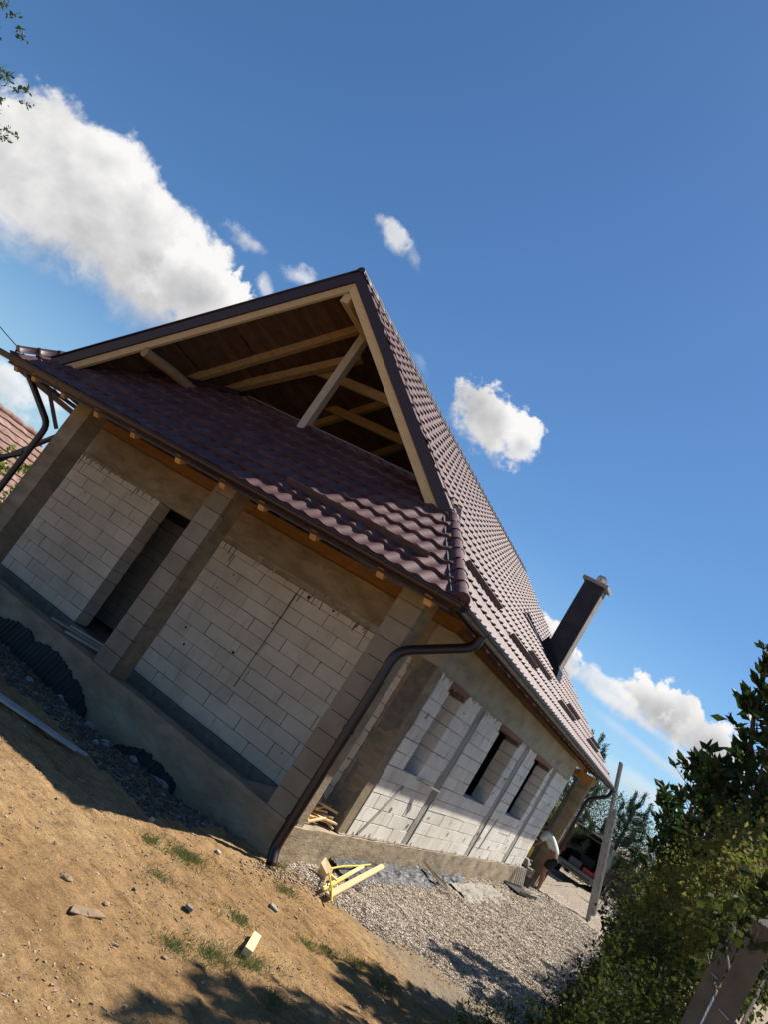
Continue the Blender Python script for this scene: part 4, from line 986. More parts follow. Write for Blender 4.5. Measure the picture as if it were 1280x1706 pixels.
big_leaf((1.6, -4.4, -0.45), [[(1.6, -4.4, -0.45), (1.5, -4.2, 1.6), (1.3, -3.75, 2.9), (1.2, -3.40, 3.9), (1.1, -3.22, 4.75)], [(1.5, -4.2, 1.6), (1.9, -4.2, 2.7), (1.7, -4.0, 3.7), (1.5, -3.8, 4.5)], [(1.5, -4.2, 1.5), (1.0, -3.6, 2.3), (0.9, -3.3, 3.2)], [(1.5, -4.2, 1.3), (0.6, -4.1, 2.3), (0.3, -4.0, 3.3)], [(1.5, -4.2, 1.3), (0.9, -3.9, 2.4), (0.7, -3.7, 3.6), (0.7, -3.6, 4.3)], [(1.5, -4.2, 1.6), (1.3, -4.7, 4.2), (0.9, -4.5, 5.4), (0.5, -4.3, 6.3), (0.2, -4.1, 6.9)], [(1.3, -4.7, 4.2), (0.2, -4.6, 5.2), (-0.4, -4.5, 6.2)], [(1.3, -4.7, 4.2), (1.8, -4.3, 5.6), (1.9, -4.1, 6.6)], [(0.9, -4.5, 5.4), (-0.2, -4.2, 6.0), (-0.9, -4.15, 6.6)]],
         'tall dark glossy leaved tree standing highest at the right edge', per=34, size=0.19)
big_leaf((3.2, -3.7, -0.45), [[(3.2, -3.7, -0.45), (3.2, -3.5, 1.4), (3.1, -3.25, 2.3), (3.0, -3.10, 3.0), (3.0, -3.05, 3.3)], [(3.2, -3.5, 1.2), (3.5, -3.0, 2.1), (3.6, -2.8, 2.7)], [(3.2, -3.5, 1.2), (2.6, -3.6, 2.2), (2.4, -3.5, 2.9)]],
         'shorter dark glossy leaved tree left of the tallest one, above the hedge', per=32)
conifer((7.0, -3.85, -0.45), 3.75, 'thin dark conifer tip showing between the two glossy leaved trees', n=22, spread=0.45, needles=5000)
# hedge along the drive
def shrub(base, clumps, per, size, mat, label, group=None, **k):
    return tree('hedge_shrub', label, 'shrub', base, clumps, per, size, mat, 0.035, group, **k)
shrub((-0.6, -4.1, -0.45), [((-0.9, -4.0, 1.9), (.8, .5, .7)), ((0.2, -4.1, 2.1), (.8, .5, .7)), ((-1.6, -4.2, 1.8), (.8, .5, .6)), ((-0.5, -3.8, 1.1), (.9, .5, .6)), ((-0.9, -4.0, .3), (1, .6, .7))], 8500, 0.055, M['leaf_mixed'], 'sunlit hedge shrub with yellowish and reddish leaves nearest the fence posts', aspect=0.6)
shrub((1.9, -3.7, -0.45), [((1.4, -3.8, 1.9), (.9, .5, .6)), ((2.6, -3.7, 1.8), (.9, .5, .6)), ((1.9, -3.5, 1.0), (.9, .45, .6)), ((2.2, -3.7, 0.2), (1, .4, .6))], 8500, 0.055, M['leaf_mixed'], 'hedge shrub with mixed green and brown leaves below the tallest glossy tree', aspect=0.6)
shrub((4.9, -3.4, -0.45), [((4.6, -3.5, 1.5), (1.1, .45, .6)), ((5.8, -3.45, 1.3), (1.1, .45, .6)), ((5.0, -3.3, 0.5), (1.1, .42, .6)), ((4.0, -3.25, 0.0), (.9, .38, .4))], 7500, 0.055, M['leaf_mixed'], 'hedge shrub in the middle of the row beside the gravel', aspect=0.6)
shrub((8.4, -3.1, -0.45), [((7.6, -3.3, 1.2), (1.2, .45, .7)), ((9.6, -3.3, 1.1), (1.2, .45, .7)), ((8.6, -3.1, 0.2), (1.5, .42, .6))], 5500, 0.055, M['leaf_olive'], 'olive green hedge shrub further along the drive', aspect=0.5)
shrub((13.0, -3.1, -0.45), [((12.0, -3.4, 1.1), (1.4, .6, .7)), ((14.0, -3.8, 1.2), (1.5, .6, .8)), ((13, -3.4, 0.1), (1.8, .5, .7)), ((16, -4.2, .8), (1.6, .7, .9))], 3600, 0.075, M['leaf_olive'], 'farthest hedge shrub, next to the picket fence', aspect=0.5)
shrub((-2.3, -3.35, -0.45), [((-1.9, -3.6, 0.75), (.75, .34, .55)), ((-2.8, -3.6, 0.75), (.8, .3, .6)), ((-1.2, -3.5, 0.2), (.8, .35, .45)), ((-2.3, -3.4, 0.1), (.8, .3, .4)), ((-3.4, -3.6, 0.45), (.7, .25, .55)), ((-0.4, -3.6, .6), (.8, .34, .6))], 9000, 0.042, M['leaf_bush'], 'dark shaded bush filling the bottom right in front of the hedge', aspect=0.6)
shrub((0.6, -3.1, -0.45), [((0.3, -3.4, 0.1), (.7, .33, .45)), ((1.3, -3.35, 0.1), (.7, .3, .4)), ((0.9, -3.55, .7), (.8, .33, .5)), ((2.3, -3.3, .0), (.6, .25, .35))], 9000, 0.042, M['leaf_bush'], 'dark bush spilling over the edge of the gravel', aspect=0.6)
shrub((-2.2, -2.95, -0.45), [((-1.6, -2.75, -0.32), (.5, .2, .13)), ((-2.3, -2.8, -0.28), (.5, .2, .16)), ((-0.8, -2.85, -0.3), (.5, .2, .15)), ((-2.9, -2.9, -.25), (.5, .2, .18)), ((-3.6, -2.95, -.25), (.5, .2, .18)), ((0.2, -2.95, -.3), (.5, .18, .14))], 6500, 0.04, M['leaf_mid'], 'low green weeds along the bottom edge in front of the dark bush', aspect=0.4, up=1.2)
shrub((1.5, 12.6, -1.0), [((0.6, 12.4, 0.2), (1.2, .8, .9)), ((2.2, 12.8, 0.9), (1.3, .8, .8)), ((3.6, 13.2, 0.6), (1.3, .8, .9)), ((-.8, 12.5, 0.0), (1.2, .8, .9)), ((2.6, 12.4, -0.3), (1.3, .8, .8))], 900, 0.11, M['leaf_bright'], 'sunlit garden shrub below the neighbouring tiled roof at the left edge', aspect=0.6)
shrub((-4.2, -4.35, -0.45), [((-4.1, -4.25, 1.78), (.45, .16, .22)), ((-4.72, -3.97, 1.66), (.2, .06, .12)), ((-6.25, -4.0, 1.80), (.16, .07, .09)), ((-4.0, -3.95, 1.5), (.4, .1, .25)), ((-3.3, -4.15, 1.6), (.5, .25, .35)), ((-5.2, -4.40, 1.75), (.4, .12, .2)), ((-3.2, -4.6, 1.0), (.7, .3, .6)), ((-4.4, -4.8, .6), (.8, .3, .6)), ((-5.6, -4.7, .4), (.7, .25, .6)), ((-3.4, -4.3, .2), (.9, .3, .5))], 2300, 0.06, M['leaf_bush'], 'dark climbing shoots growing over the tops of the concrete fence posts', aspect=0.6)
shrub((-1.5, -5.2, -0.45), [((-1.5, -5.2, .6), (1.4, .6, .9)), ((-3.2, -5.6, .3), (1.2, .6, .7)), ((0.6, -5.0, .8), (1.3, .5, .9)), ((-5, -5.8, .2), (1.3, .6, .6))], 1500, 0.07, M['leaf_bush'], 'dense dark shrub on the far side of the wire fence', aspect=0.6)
# weeds on the bare earth
def grass_patch(cx, cy, rx, ry, n, ln=0.06):
    n = int(n * 3.0)
    P = []; D = []
    for _ in range(n):
        w_ = 1.0 if random.random() < .6 else 2.2; x = random.gauss(cx, rx * w_) + .04 * fr(cx, _ * .013, 2, 1, 2); y = random.gauss(cy, ry * w_); P.append((x, y, gz(x, y))); D.append((random.uniform(-.8, .8), random.uniform(-.8, .8), random.uniform(.15, .7)))
    return P, D
GP = []; GD = []
for cx, cy, rx, ry, n in ((-3.23, -0.18, .12, .06, 520), (-3.6, -0.02, .05, .03, 110), (-1.8, -0.55, .07, .05, 130), (-3.5, -1.05, .06, .05, 170), (-4.4, -1.42, .08, .05, 260), (-4.05, -1.55, .1, .05, 240), (-4.75, -1.3, .05, .04, 140), (-2.7, -1.35, .06, .05, 120), (-2.3, -1.4, .07, .05, 120), (-2.0, -1.6, .08, .06, 150), (-1.9, -1.9, .08, .05, 130), (-1.25, -0.12, .08, .05, 120), (-4.1, -0.55, .06, .04, 60), (-4.25, -1.9, .05, .04, 120), (0.2, -3.0, .5, .15, 900), (-1.6, -2.7, .5, .12, 900), (-3.4, -2.6, .6, .1, 700), (1.7, -2.9, .5, .12, 600)):
    p, d = grass_patch(cx, cy, rx, ry, n); GP += p; GD += d
leaves('grass', GP, 0.046, M['grass'], None, aspect=0.10, dirs=GD, up=0.5)['kind'] = 'stuff'
# dry litter and straw
GP = []; GD = []
for _ in range(2200):
    x = random.uniform(-7.5, 0.4); y = random.uniform(-3.2, 1.5)
    if y > 0 and x > -1.4: continue
    GP.append((x, y, gz(x, y) + 0.004)); GD.append((random.uniform(-1, 1), random.uniform(-1, 1), random.uniform(-.05, .1)))
leaves('dry_litter', GP, 0.035, M['pebble'], None, aspect=0.22, dirs=GD, up=0.0)['kind'] = 'stuff'

# ------------------------------------------------------------------ loose stones
def rock_mesh(seed, flat=0.6):
    bm = bmesh.new(); bmesh.ops.create_icosphere(bm, subdivisions=2, radius=1.0)
    for v in bm.verts:
        n = v.co.normalized(); k = 1 + 0.45 * mnoise.noise(n * 1.4 + Vector((seed * 7.1, 0, 0))); v.co = Vector((n.x * k, n.y * k, n.z * k * flat))
    me = bpy.data.meshes.new('stone'); bm.to_mesh(me); bm.free(); return me
ROCKS = [rock_mesh(i, 0.55 + 0.1 * (i % 3)) for i in range(5)]
def rocks(spots, mat, label, group, cat='stone'):
    ms = []
    for me in ROCKS:
        m2 = me.copy(); m2.materials.append(mat); ms.append(m2)
    for i, (x, y, s) in enumerate(spots):
        o = bpy.data.objects.new('stone', ms[i % 5]); C.objects.link(o); o.location = (x, y, gz(x, y) + s * 0.22)
        o.scale = (s, s * random.uniform(0.6, 1.0), s * random.uniform(0.6, 1)); o.rotation_euler = (random.uniform(-.3, .3), random.uniform(-.3, .3), random.uniform(0, 6.28))
        tag(o, label, cat, group)
rub = [(-1.95, 2.55, .085), (-1.80, 2.30, .07), (-2.05, 2.15, .06), (-1.75, 1.9, .075), (-1.95, 1.75, .055), (-1.70, 1.55, .07), (-2.15, 1.6, .05), (-1.85, 1.3, .09), (-2.2, 2.0, .05), (-2.35, 2.5, .045), (-1.6, 1.1, .06), (-1.9, 3.2, .06), (-2.3, 3.4, .07), (-2.6, 2.9, .04), (-2.05, 1.1, .04), (-1.75, 0.85, .05), (-2.5, 1.9, .04), (-2.2, 2.8, .06)]
rocks(rub, M['stone'], 'rough grey rubble stone in the shaded hollow along the front plinth', 'rubble stones along the front plinth')
rocks([(-4.9, -.2, .025), (-5.2, -.65, .035), (-5.05, -.9, .025), (-4.6, -.75, .02), (-3.95, -.95, .018), (-3.5, -.62, .016), (-2.2, -.95, .02), (-2.75, -.72, .018), (-4.4, -1.05, .02), (-5.3, -1.25, .03), (-4.95, -1.4, .022), (-3.2, -1.7, .018), (-2.6, -2.0, .02), (-4.6, .2, .022), (-2.0, -.35, .02), (-5.6, -.3, .028)], M['clod'], 'small brown lump lying loose on the sunlit earth', 'loose lumps on the bare earth')
def slab(x, y, L, W, a, mat, label, cat, name, h=0.02, tilt=0.15):
    mb = MB(); poly = [(-L, -W * .6, 0), (-L * .3, -W, 0), (L, -W * .5, 0), (L * .8, W * .7, 0), (-L * .5, W, 0)]
    mb.prism(poly, (0, 0, h)); o = mb.build(name, mat, None, bevel=0.003); o.location = (x, y, gz(x, y) + 0.004); o.rotation_euler = (tilt, tilt * .5, a); return tag(o, label, cat)
slab(-2.42, -.80, .085, .045, 0.6, M['stone'], 'flat grey stone slab lying on the earth below the corner downpipe', 'stone', 'flat_stone')
slab(-2.35, .02, .05, .03, 0.2, M['greyconcrete'], 'small pale flat stone near the shadow edge of the house', 'stone', 'flat_stone')
slab(-5.35, -1.0, .15, .05, -0.2, M['clod'], 'large half buried pale clod near the lower left corner', 'clod', 'earth_clod', 0.012, 0.05)
slab(-4.15, -.95, .04, .03, 0.9, M['stone'], 'small dark grey stone in the middle of the sunlit earth', 'stone', 'flat_stone', 0.025)
o = MB().box(-.045, .045, -.022, .022, 0, .028).build('wood_chip', M['wood_offcut'], None, bevel=.002); o.location = (-3.05, .42, gz(-3.05, .42)); o.rotation_euler = (0.1, 0, 0.5); tag(o, 'little block of pale wood lying right at the shadow edge', 'wood scrap')
o = MB().box(-.21, .21, -.033, .033, 0, .055).build('wood_offcut', M['wood_offcut'], None, bevel=.003); o.location = (-3.84, -1.385, gz(-3.84, -1.385) - 0.004); o.rotation_euler = (0.02, 0.02, 0.40); tag(o, 'pale squared timber offcut lying alone on the earth near the bottom', 'wood scrap')
# pale profiles lying in the shade at the left
d = Vector((-0.54, 0.84, 0)).normalized(); sd_ = Vector((d.y, -d.x, 0))
for i, (off, st, w) in enumerate(((0.0, 0.0, .04), (-.055, .16, .022), (.05, -.05, .02), (.09, -.10, .018), (-.12, .45, .02))):
    a = Vector((-3.28, 1.42, 0)) + sd_ * off + d * st; b = a + d * 2.2; mb = MB(); mb.beam((a.x, a.y, gz(a.x, a.y) + .05), (b.x, b.y, gz(b.x, b.y) + .06), w, .022)
    tag(mb.build('metal_profile', M['pipe'], None), ['widest pale profile strip in the bundle lying in the shade at left', 'short pale strip on the camera side of the shaded bundle', 'narrow pale strip tight against the widest profile', 'pale strip on the house side of the shaded bundle', 'lone pale strip lying outermost from the shaded bundle'][i], 'profile strip')

# ------------------------------------------------------------------ black membrane against the plinth
def membrane(y0, y1, base, humps, label, sd):
    n = int((y1 - y0) / 0.022); T = []; B = []; mb = MB()
    for i in range(n + 1):
        y = y0 + (y1 - y0) * i / n; t = (y - y0) / (y1 - y0)
        h = humps * (max(0.0, math.sin(math.pi * t ** 0.8)) ** 0.6) * (1 + 0.35 * fr(y, sd, 0, 1.8, 3)) + 0.035 * fr(y, sd, 0, 16, 3)
        x = -1.325 - 0.022 * (1 if i % 4 < 2 else 0); top = base(y) + h
        T.append((x, y, top)); B.append((x - 0.16 - 0.02 * math.sin(y * 9), y, base(y) - 0.12))
    k = len(T); vs = T + B + [(x + .02, y, z) for x, y, z in T] + [(x + .02, y, z) for x, y, z in B]
    fs = [(i, i + 1, k + i + 1, k + i) for i in range(k - 1)] + [(2 * k + i, 3 * k + i, 3 * k + i + 1, 2 * k + i + 1) for i in range(k - 1)] + [(i, 2 * k + i, 2 * k + i + 1, i + 1) for i in range(k - 1)]
    mb.add(vs, fs); return tag(mb.build('foundation_membrane', M['membrane'], None), label, 'membrane')
membrane(3.2, 6.4, lambda y: -0.62, 0.40, 'large ribbed black membrane leaning on the plinth at the far left', 1.0)
membrane(1.45, 2.55, lambda y: -0.60, 0.20, 'smaller black membrane arch against the middle of the front plinth', 5.0)

# ------------------------------------------------------------------ scrap wood on the porch slab
SP = [((-.55, .60, .62), (-.30, .28, .03), .05, .025), ((-.20, .62, .58), (-.25, .2, .04), .045, .02), ((-.65, .62, .30), (-.1, .35, .10), .06, .025), ((-.55, .20, .16), (-.05, .25, .22), .07, .02), ((-.6, .35, .22), (-.1, .1, .2), .05, .03), ((-.4, .6, .2), (-.12, .02, .02), .045, .02), ((-.75, .12, .03), (-.12, .42, .05), .07, .02), ((-.70, .22, .05), (-.18, .06, .07), .06, .02), ((-.55, .5, .02), (-.16, .08, .13), .05, .025), ((-.80, .45, .04), (-.25, .16, .16), .05, .02), ((-.62, .3, .10), (-.08, .12, .06), .07, .02),
      ((-.45, .55, .45), (-.15, .10, .04), .05, .02), ((-.62, .48, .36), (-.55, .16, .03), .04, .02), ((-.35, .42, .05), (-.05, .10, .08), .08, .025), ((-.9, .3, .03), (-.35, .2, .03), .05, .02), ((-.5, .12, .10), (-.10, .03, .09), .04, .02), ((-.72, .10, .02), (-.4, .06, .12), .03, .02), ((-.15, .52, .40), (-.12, .12, .05), .06, .02)]
for a, b, w, h in SP: tag(MB().beam(a, b, w, h).build('scrap_plank', M['wood_offcut' if w < .055 else 'wood_new'], None), 'short scrap board in the jumbled heap on the porch slab behind the downpipe', 'scrap wood', 'scrap boards heaped on the porch slab')
for i, (a, b, w) in enumerate((((-.9, 5.1, .02), (-.35, 4.15, .05), .10), ((-.7, 4.9, .06), (-.2, 4.1, .09), .05), ((-1.05, 4.6, .02), (-.5, 4.0, .04), .12))):
    tag(MB().beam(a, b, w, .025).build('porch_plank', M['wood_grey'], None), ['wide dusty board lying across the porch below the doorway', 'narrow board resting on another at the doorway', 'board lying nearest the middle column on the plinth'][i], 'board')
# ------------------------------------------------------------------ heap by the side wall
z0 = -0.40
tag(MB().beam((-1.0, -.68, z0 + .02), (1.75, -.16, z0 + .12), .075, .025).build('pale_board', M['wood_offcut'], None), 'long pale board lying slanted on the heap by the side wall', 'board')
tag(MB().beam((-.9, -.56, z0 + .02), (.9, -.20, z0 + .11), .045, .02).build('pale_board', M['wood_offcut'], None), 'thinner pale board tucked beside the long slanted one', 'board')
tag(MB().tube([(-1.0, -.60, z0 + .03), (-.6, -.52, z0 + .05), (-.1, -.40, z0 + .07), (.3, -.33, z0 + .08)], .013, 7).build('yellow_strap', M['yellow'], None), 'yellow strap running along the long pale board', 'strap')
tag(MB().tube([(-.38, -.28, z0 + .08), (0.2, -.22, z0 + .10), (.8, -.18, z0 + .10), (1.35, -.12, z0 + .10)], .012, 7).build('yellow_strap', M['yellow'], None), 'yellow strap lying closest to the side wall', 'strap')
tag(MB().tube([(-.32, -.22, z0 + .08), (-.55, -.40, z0 + .09), (-.85, -.62, z0 + .06), (-1.15, -.80, z0 + .03)], .011, 7).build('yellow_strap', M['yellow'], None), 'yellow strap crossing over the boards towards the earth', 'strap')
mb = MB(); mb.obox((-.48, -.30, z0 + .08), (.05, .0, .03), (.02, .08, .02), (-.02, 0, .05), .02); mb.obox((-.40, -.36, z0 + .05), (.03, .01, .0), (0, .09, .01), (0, 0, .02), .01)
tag(mb.build('broken_wood', M['wood_offcut'], None, bevel=.003), 'broken chunk of orange wood beside the yellow straps', 'wood scrap')
def crumple(name, x0, x1, y0, y1, hz, mat, label, cat, sd, nx=90, ny=22, amp=0.07):
    vs = []; fs = []
    for i in range(nx + 1):
        for j in range(ny + 1):
            x = x0 + (x1 - x0) * i / nx; t = j / ny; w = 0.12 * fr(x, sd, 1, 1.6, 3)
            y = y1 + (y0 + w * 1.3 - y1) * t
            z = gz(x, y) + 0.015 + hz * (1 - t) ** 1.4 * (0.7 + 0.5 * fr(x, sd, 2, 1.3, 2)) + amp * abs(fr(x, y, sd, 2.6, 4)) * (0.4 + 0.6 * math.sin(math.pi * min(1, t * 1.1)))
            vs.append((x, y, z))
    for i in range(nx):
        for j in range(ny): a = i * (ny + 1) + j; fs.append((a, a + 1, a + ny + 2, a + ny + 1))
    mb = MB(); mb.add(vs, fs); o = mb.build(name, mat, None, fix=False); s = o.modifiers.new('solid', 'SOLIDIFY'); s.thickness = 0.004; return tag(o, label, cat)
crumple('plastic_sheet', 0.15, 3.9, -0.48, -0.05, 0.16, M['plastic_black'], 'crumpled black plastic film lying along the foot of the side wall', 'plastic sheet', 3.0)
crumple('plastic_sheet', 3.95, 6.4, -0.42, -0.05, 0.10, M['plastic_black'], 'smaller strip of dark film beyond the two short yellow timbers', 'plastic sheet', 13.0, 60)
crumple('plastic_sheet', 5.0, 8.2, -0.85, -0.30, 0.07, M['plastic_clear'], 'milky crumpled plastic film spread over the gravel by the side wall', 'plastic sheet', 8.0, 80, 26, 0.09)
tag(MB().beam((3.75, -.08, -.17), (4.15, -.40, -.36), .07, .03).build('timber_piece', M['wood_offcut'], None), 'short yellowish timber leaning on the black film', 'wood scrap')
tag(MB().beam((4.2, -.18, -.28), (4.45, -.42, -.37), .05, .03).build('timber_piece', M['wood_offcut'], None), 'smallest yellowish timber next to the leaning one', 'wood scrap')
tag(MB().beam((1.22, 0.10, 0.975), (2.32, -0.16, 0.95), .035, .02).build('wooden_stick', M['wood_grey'], None), 'thin wooden stick poking out over the sill of the first window', 'stick')
# tray, broom heads and bucket by the far corner
mb = MB(); mb.obox((10.6, -.45, -.37), (.55, -.10, 0), (.05, .22, 0), (0, 0, .012)); mb.obox((10.6, -.66, -.35), (.55, -.10, 0), (.004, .012, 0), (0, 0, .03)); mb.obox((10.6, -.24, -.35), (.55, -.10, 0), (.004, .012, 0), (0, 0, .03))
tag(mb.build('mixing_tray', M['blackmetal'], None), 'flat dark tray lying on the gravel by the far wall corner', 'tray')
for i in range(5): tag(MB().beam((11.2 + i * .13, -.06 - .02 * i, .0), (11.1 + i * .13, -.2 - .02 * i, -.40), .03, .03).build('wall_batten', M['wood_grey'], None), 'thin upright stick leaning on the far end of the foundation', 'stick', 'sticks leaning on the far foundation end')
mb = MB(); mb.tube([(0, 0, 0), (0, 0, .26)], [.12, .15], 14, cap=False); mb.tube([(0, 0, .002), (0, 0, .02)], [.118, .12], 14); bk = mb.build('bucket', M['blackmetal'], None); bk.location = (12.1, -.22, -.42); tag(bk, 'black bucket standing at the foot of the far wall corner', 'bucket')
mb = MB(); mb.obox((12.55, .12, .10), (.16, .02, .01), (.02, .12, 0), (0, .02, .10), .03); tag(mb.build('cement_bag', M['plastic_clear'], None, bevel=.02), 'crumpled white bag on the rear porch edge in front of the man', 'bag')
mb = MB(); mb.obox((12.75, .16, .33), (.05, 0, .02), (0, .05, .02), (-.02, 0, .13), .01); mb.tube([(12.72, .16, .45), (12.6, .1, .50)], .02, 7); tag(mb.build('power_tool', M['yellow'], None, bevel=.01), 'yellow power tool standing on the porch edge by the man', 'tool')

# ------------------------------------------------------------------ the man
def skin(name, joints, edges, mat, parent, sub=2):
    me = bpy.data.meshes.new(name); me.from_pydata([j[0] for j in joints], edges, []); me.materials.append(mat)
    o = bpy.data.objects.new(name, me); link(o, parent); m = o.modifiers.new('skin', 'SKIN'); m.use_smooth_shade = True
    for i, j in enumerate(joints):
        r = j[1] if isinstance(j[1], tuple) else (j[1], j[1]); me.skin_vertices[0].data[i].radius = r
    me.skin_vertices[0].data[0].use_root = True
    s = o.modifiers.new('sub', 'SUBSURF'); s.levels = sub; s.render_levels = sub; return o
M['skin'] = plain('tanned_skin', (0.30, 0.15, 0.09), 0.55, 0, 0.35)
M['shirt'] = plain('pale_grey_cloth', (0.66, 0.66, 0.62), 0.9, 0, 0.1)
M['shorts'] = plain('dark_cloth', (0.025, 0.025, 0.03), 0.9, 0, 0.1)
M['hair'] = plain('dark_hair', (0.02, 0.013, 0.01), 0.7, 0, 0.3)
def person():
    root = empty('person', (13.25, -0.34, -0.42), 'man in pale t-shirt and dark shorts bending over his work by the rear porch', 'person', rz=math.radians(8))
    # local frame: +y forward, x to the side
    J = [((0, -.02, .93), (.15, .11)), ((0, .09, 1.06), (.14, .10)), ((0, .24, 1.19), (.155, .105)), ((0, .37, 1.29), (.12, .09)), ((0, .45, 1.34), .055), ((0, .51, 1.38), .085), ((0, .56, 1.42), .098), ((0, .585, 1.30), .055)]
    E = [(0, 1), (1, 2), (2, 3), (3, 4), (4, 5), (5, 6), (5, 7)]
    def add(p, r, k): J.append((p, r)); E.append((k, len(J) - 1)); return len(J) - 1
    add((0, .675, 1.375), .018, 6)                                   # nose
    for s in (-1, 1):
        a = add((s * .17, .36, 1.27), .062, 3); b = add((s * .23, .42, 1.00), .045, a); c = add((s * .15, .58, .80), .030, b); h = add((s * .13, .64, .74), (.040, .022), c)
        for k, (dx, L) in enumerate(((-.030, .070), (-.010, .082), (.010, .078), (.030, .062))):
            f = add((s * .13 + dx, .665, .700), .010, h); g_ = add((s * .13 + dx * 1.1, .67, .700 - L * .55), .008, f); add((s * .13 + dx * 1.1, .655, .700 - L), .007, g_)
        t = add((s * .13 - s * .045, .645, .73), .011, h); add((s * .13 - s * .055, .665, .695), .008, t)
        hp = add((s * .10, -.01, .86), .105, 0); kn = add((s * .13, .05, .48), .062, hp); cf = add((s * .13, .00, .33), .056, kn); an = add((s * .13, -.03, .08), .038, cf); add((s * .14, .10, .035), (.045, .028), an)
        add((s * .105, .55, 1.40), .022, 6)                          # ear
    root.scale = (1.2, 1.16, 1.07)
    skin('body', J, E, M['skin'], root)
    T = [((0, -.03, .92), (.165, .12)), ((0, .09, 1.065), (.165, .12)), ((0, .23, 1.20), (.175, .125)), ((0, .36, 1.29), (.14, .105)), ((0, .41, 1.32), .085)]; TE = [(0, 1), (1, 2), (2, 3), (3, 4)]
    for s in (-1, 1): T += [((s * .17, .36, 1.27), .085), ((s * .225, .41, 1.07), .072)]; n = len(T); TE += [(3, n - 2), (n - 2, n - 1)]
    skin('shirt', T, TE, M['shirt'], root)
    T = [((0, -.03, .95), (.17, .125)), ((0, -.03, .86), (.16, .12))]; TE = [(0, 1)]
    for s in (-1, 1): T += [((s * .10, -.01, .80), .118), ((s * .125, .04, .56), .095)]; n = len(T); TE += [(1, n - 2), (n - 2, n - 1)]
    skin('shorts', T, TE, M['shorts'], root)
    skin('hair', [((0, .55, 1.455), .09), ((0, .50, 1.44), .085), ((0, .46, 1.40), .07)], [(0, 1), (1, 2)], M['hair'], root)
    for s in (-1, 1):
        skin('shoe', [((s * .13, -.05, .045), (.045, .042)), ((s * .135, .05, .04), (.05, .036)), ((s * .14, .15, .03), (.045, .026))], [(0, 1), (1, 2)], M['shorts'], root)
        mb = MB(); mb.tube([(s * .035, .645, 1.40), (s * .035, .655, 1.398)], .010, 8); mb.build('eye', M['hair'], root)
person()
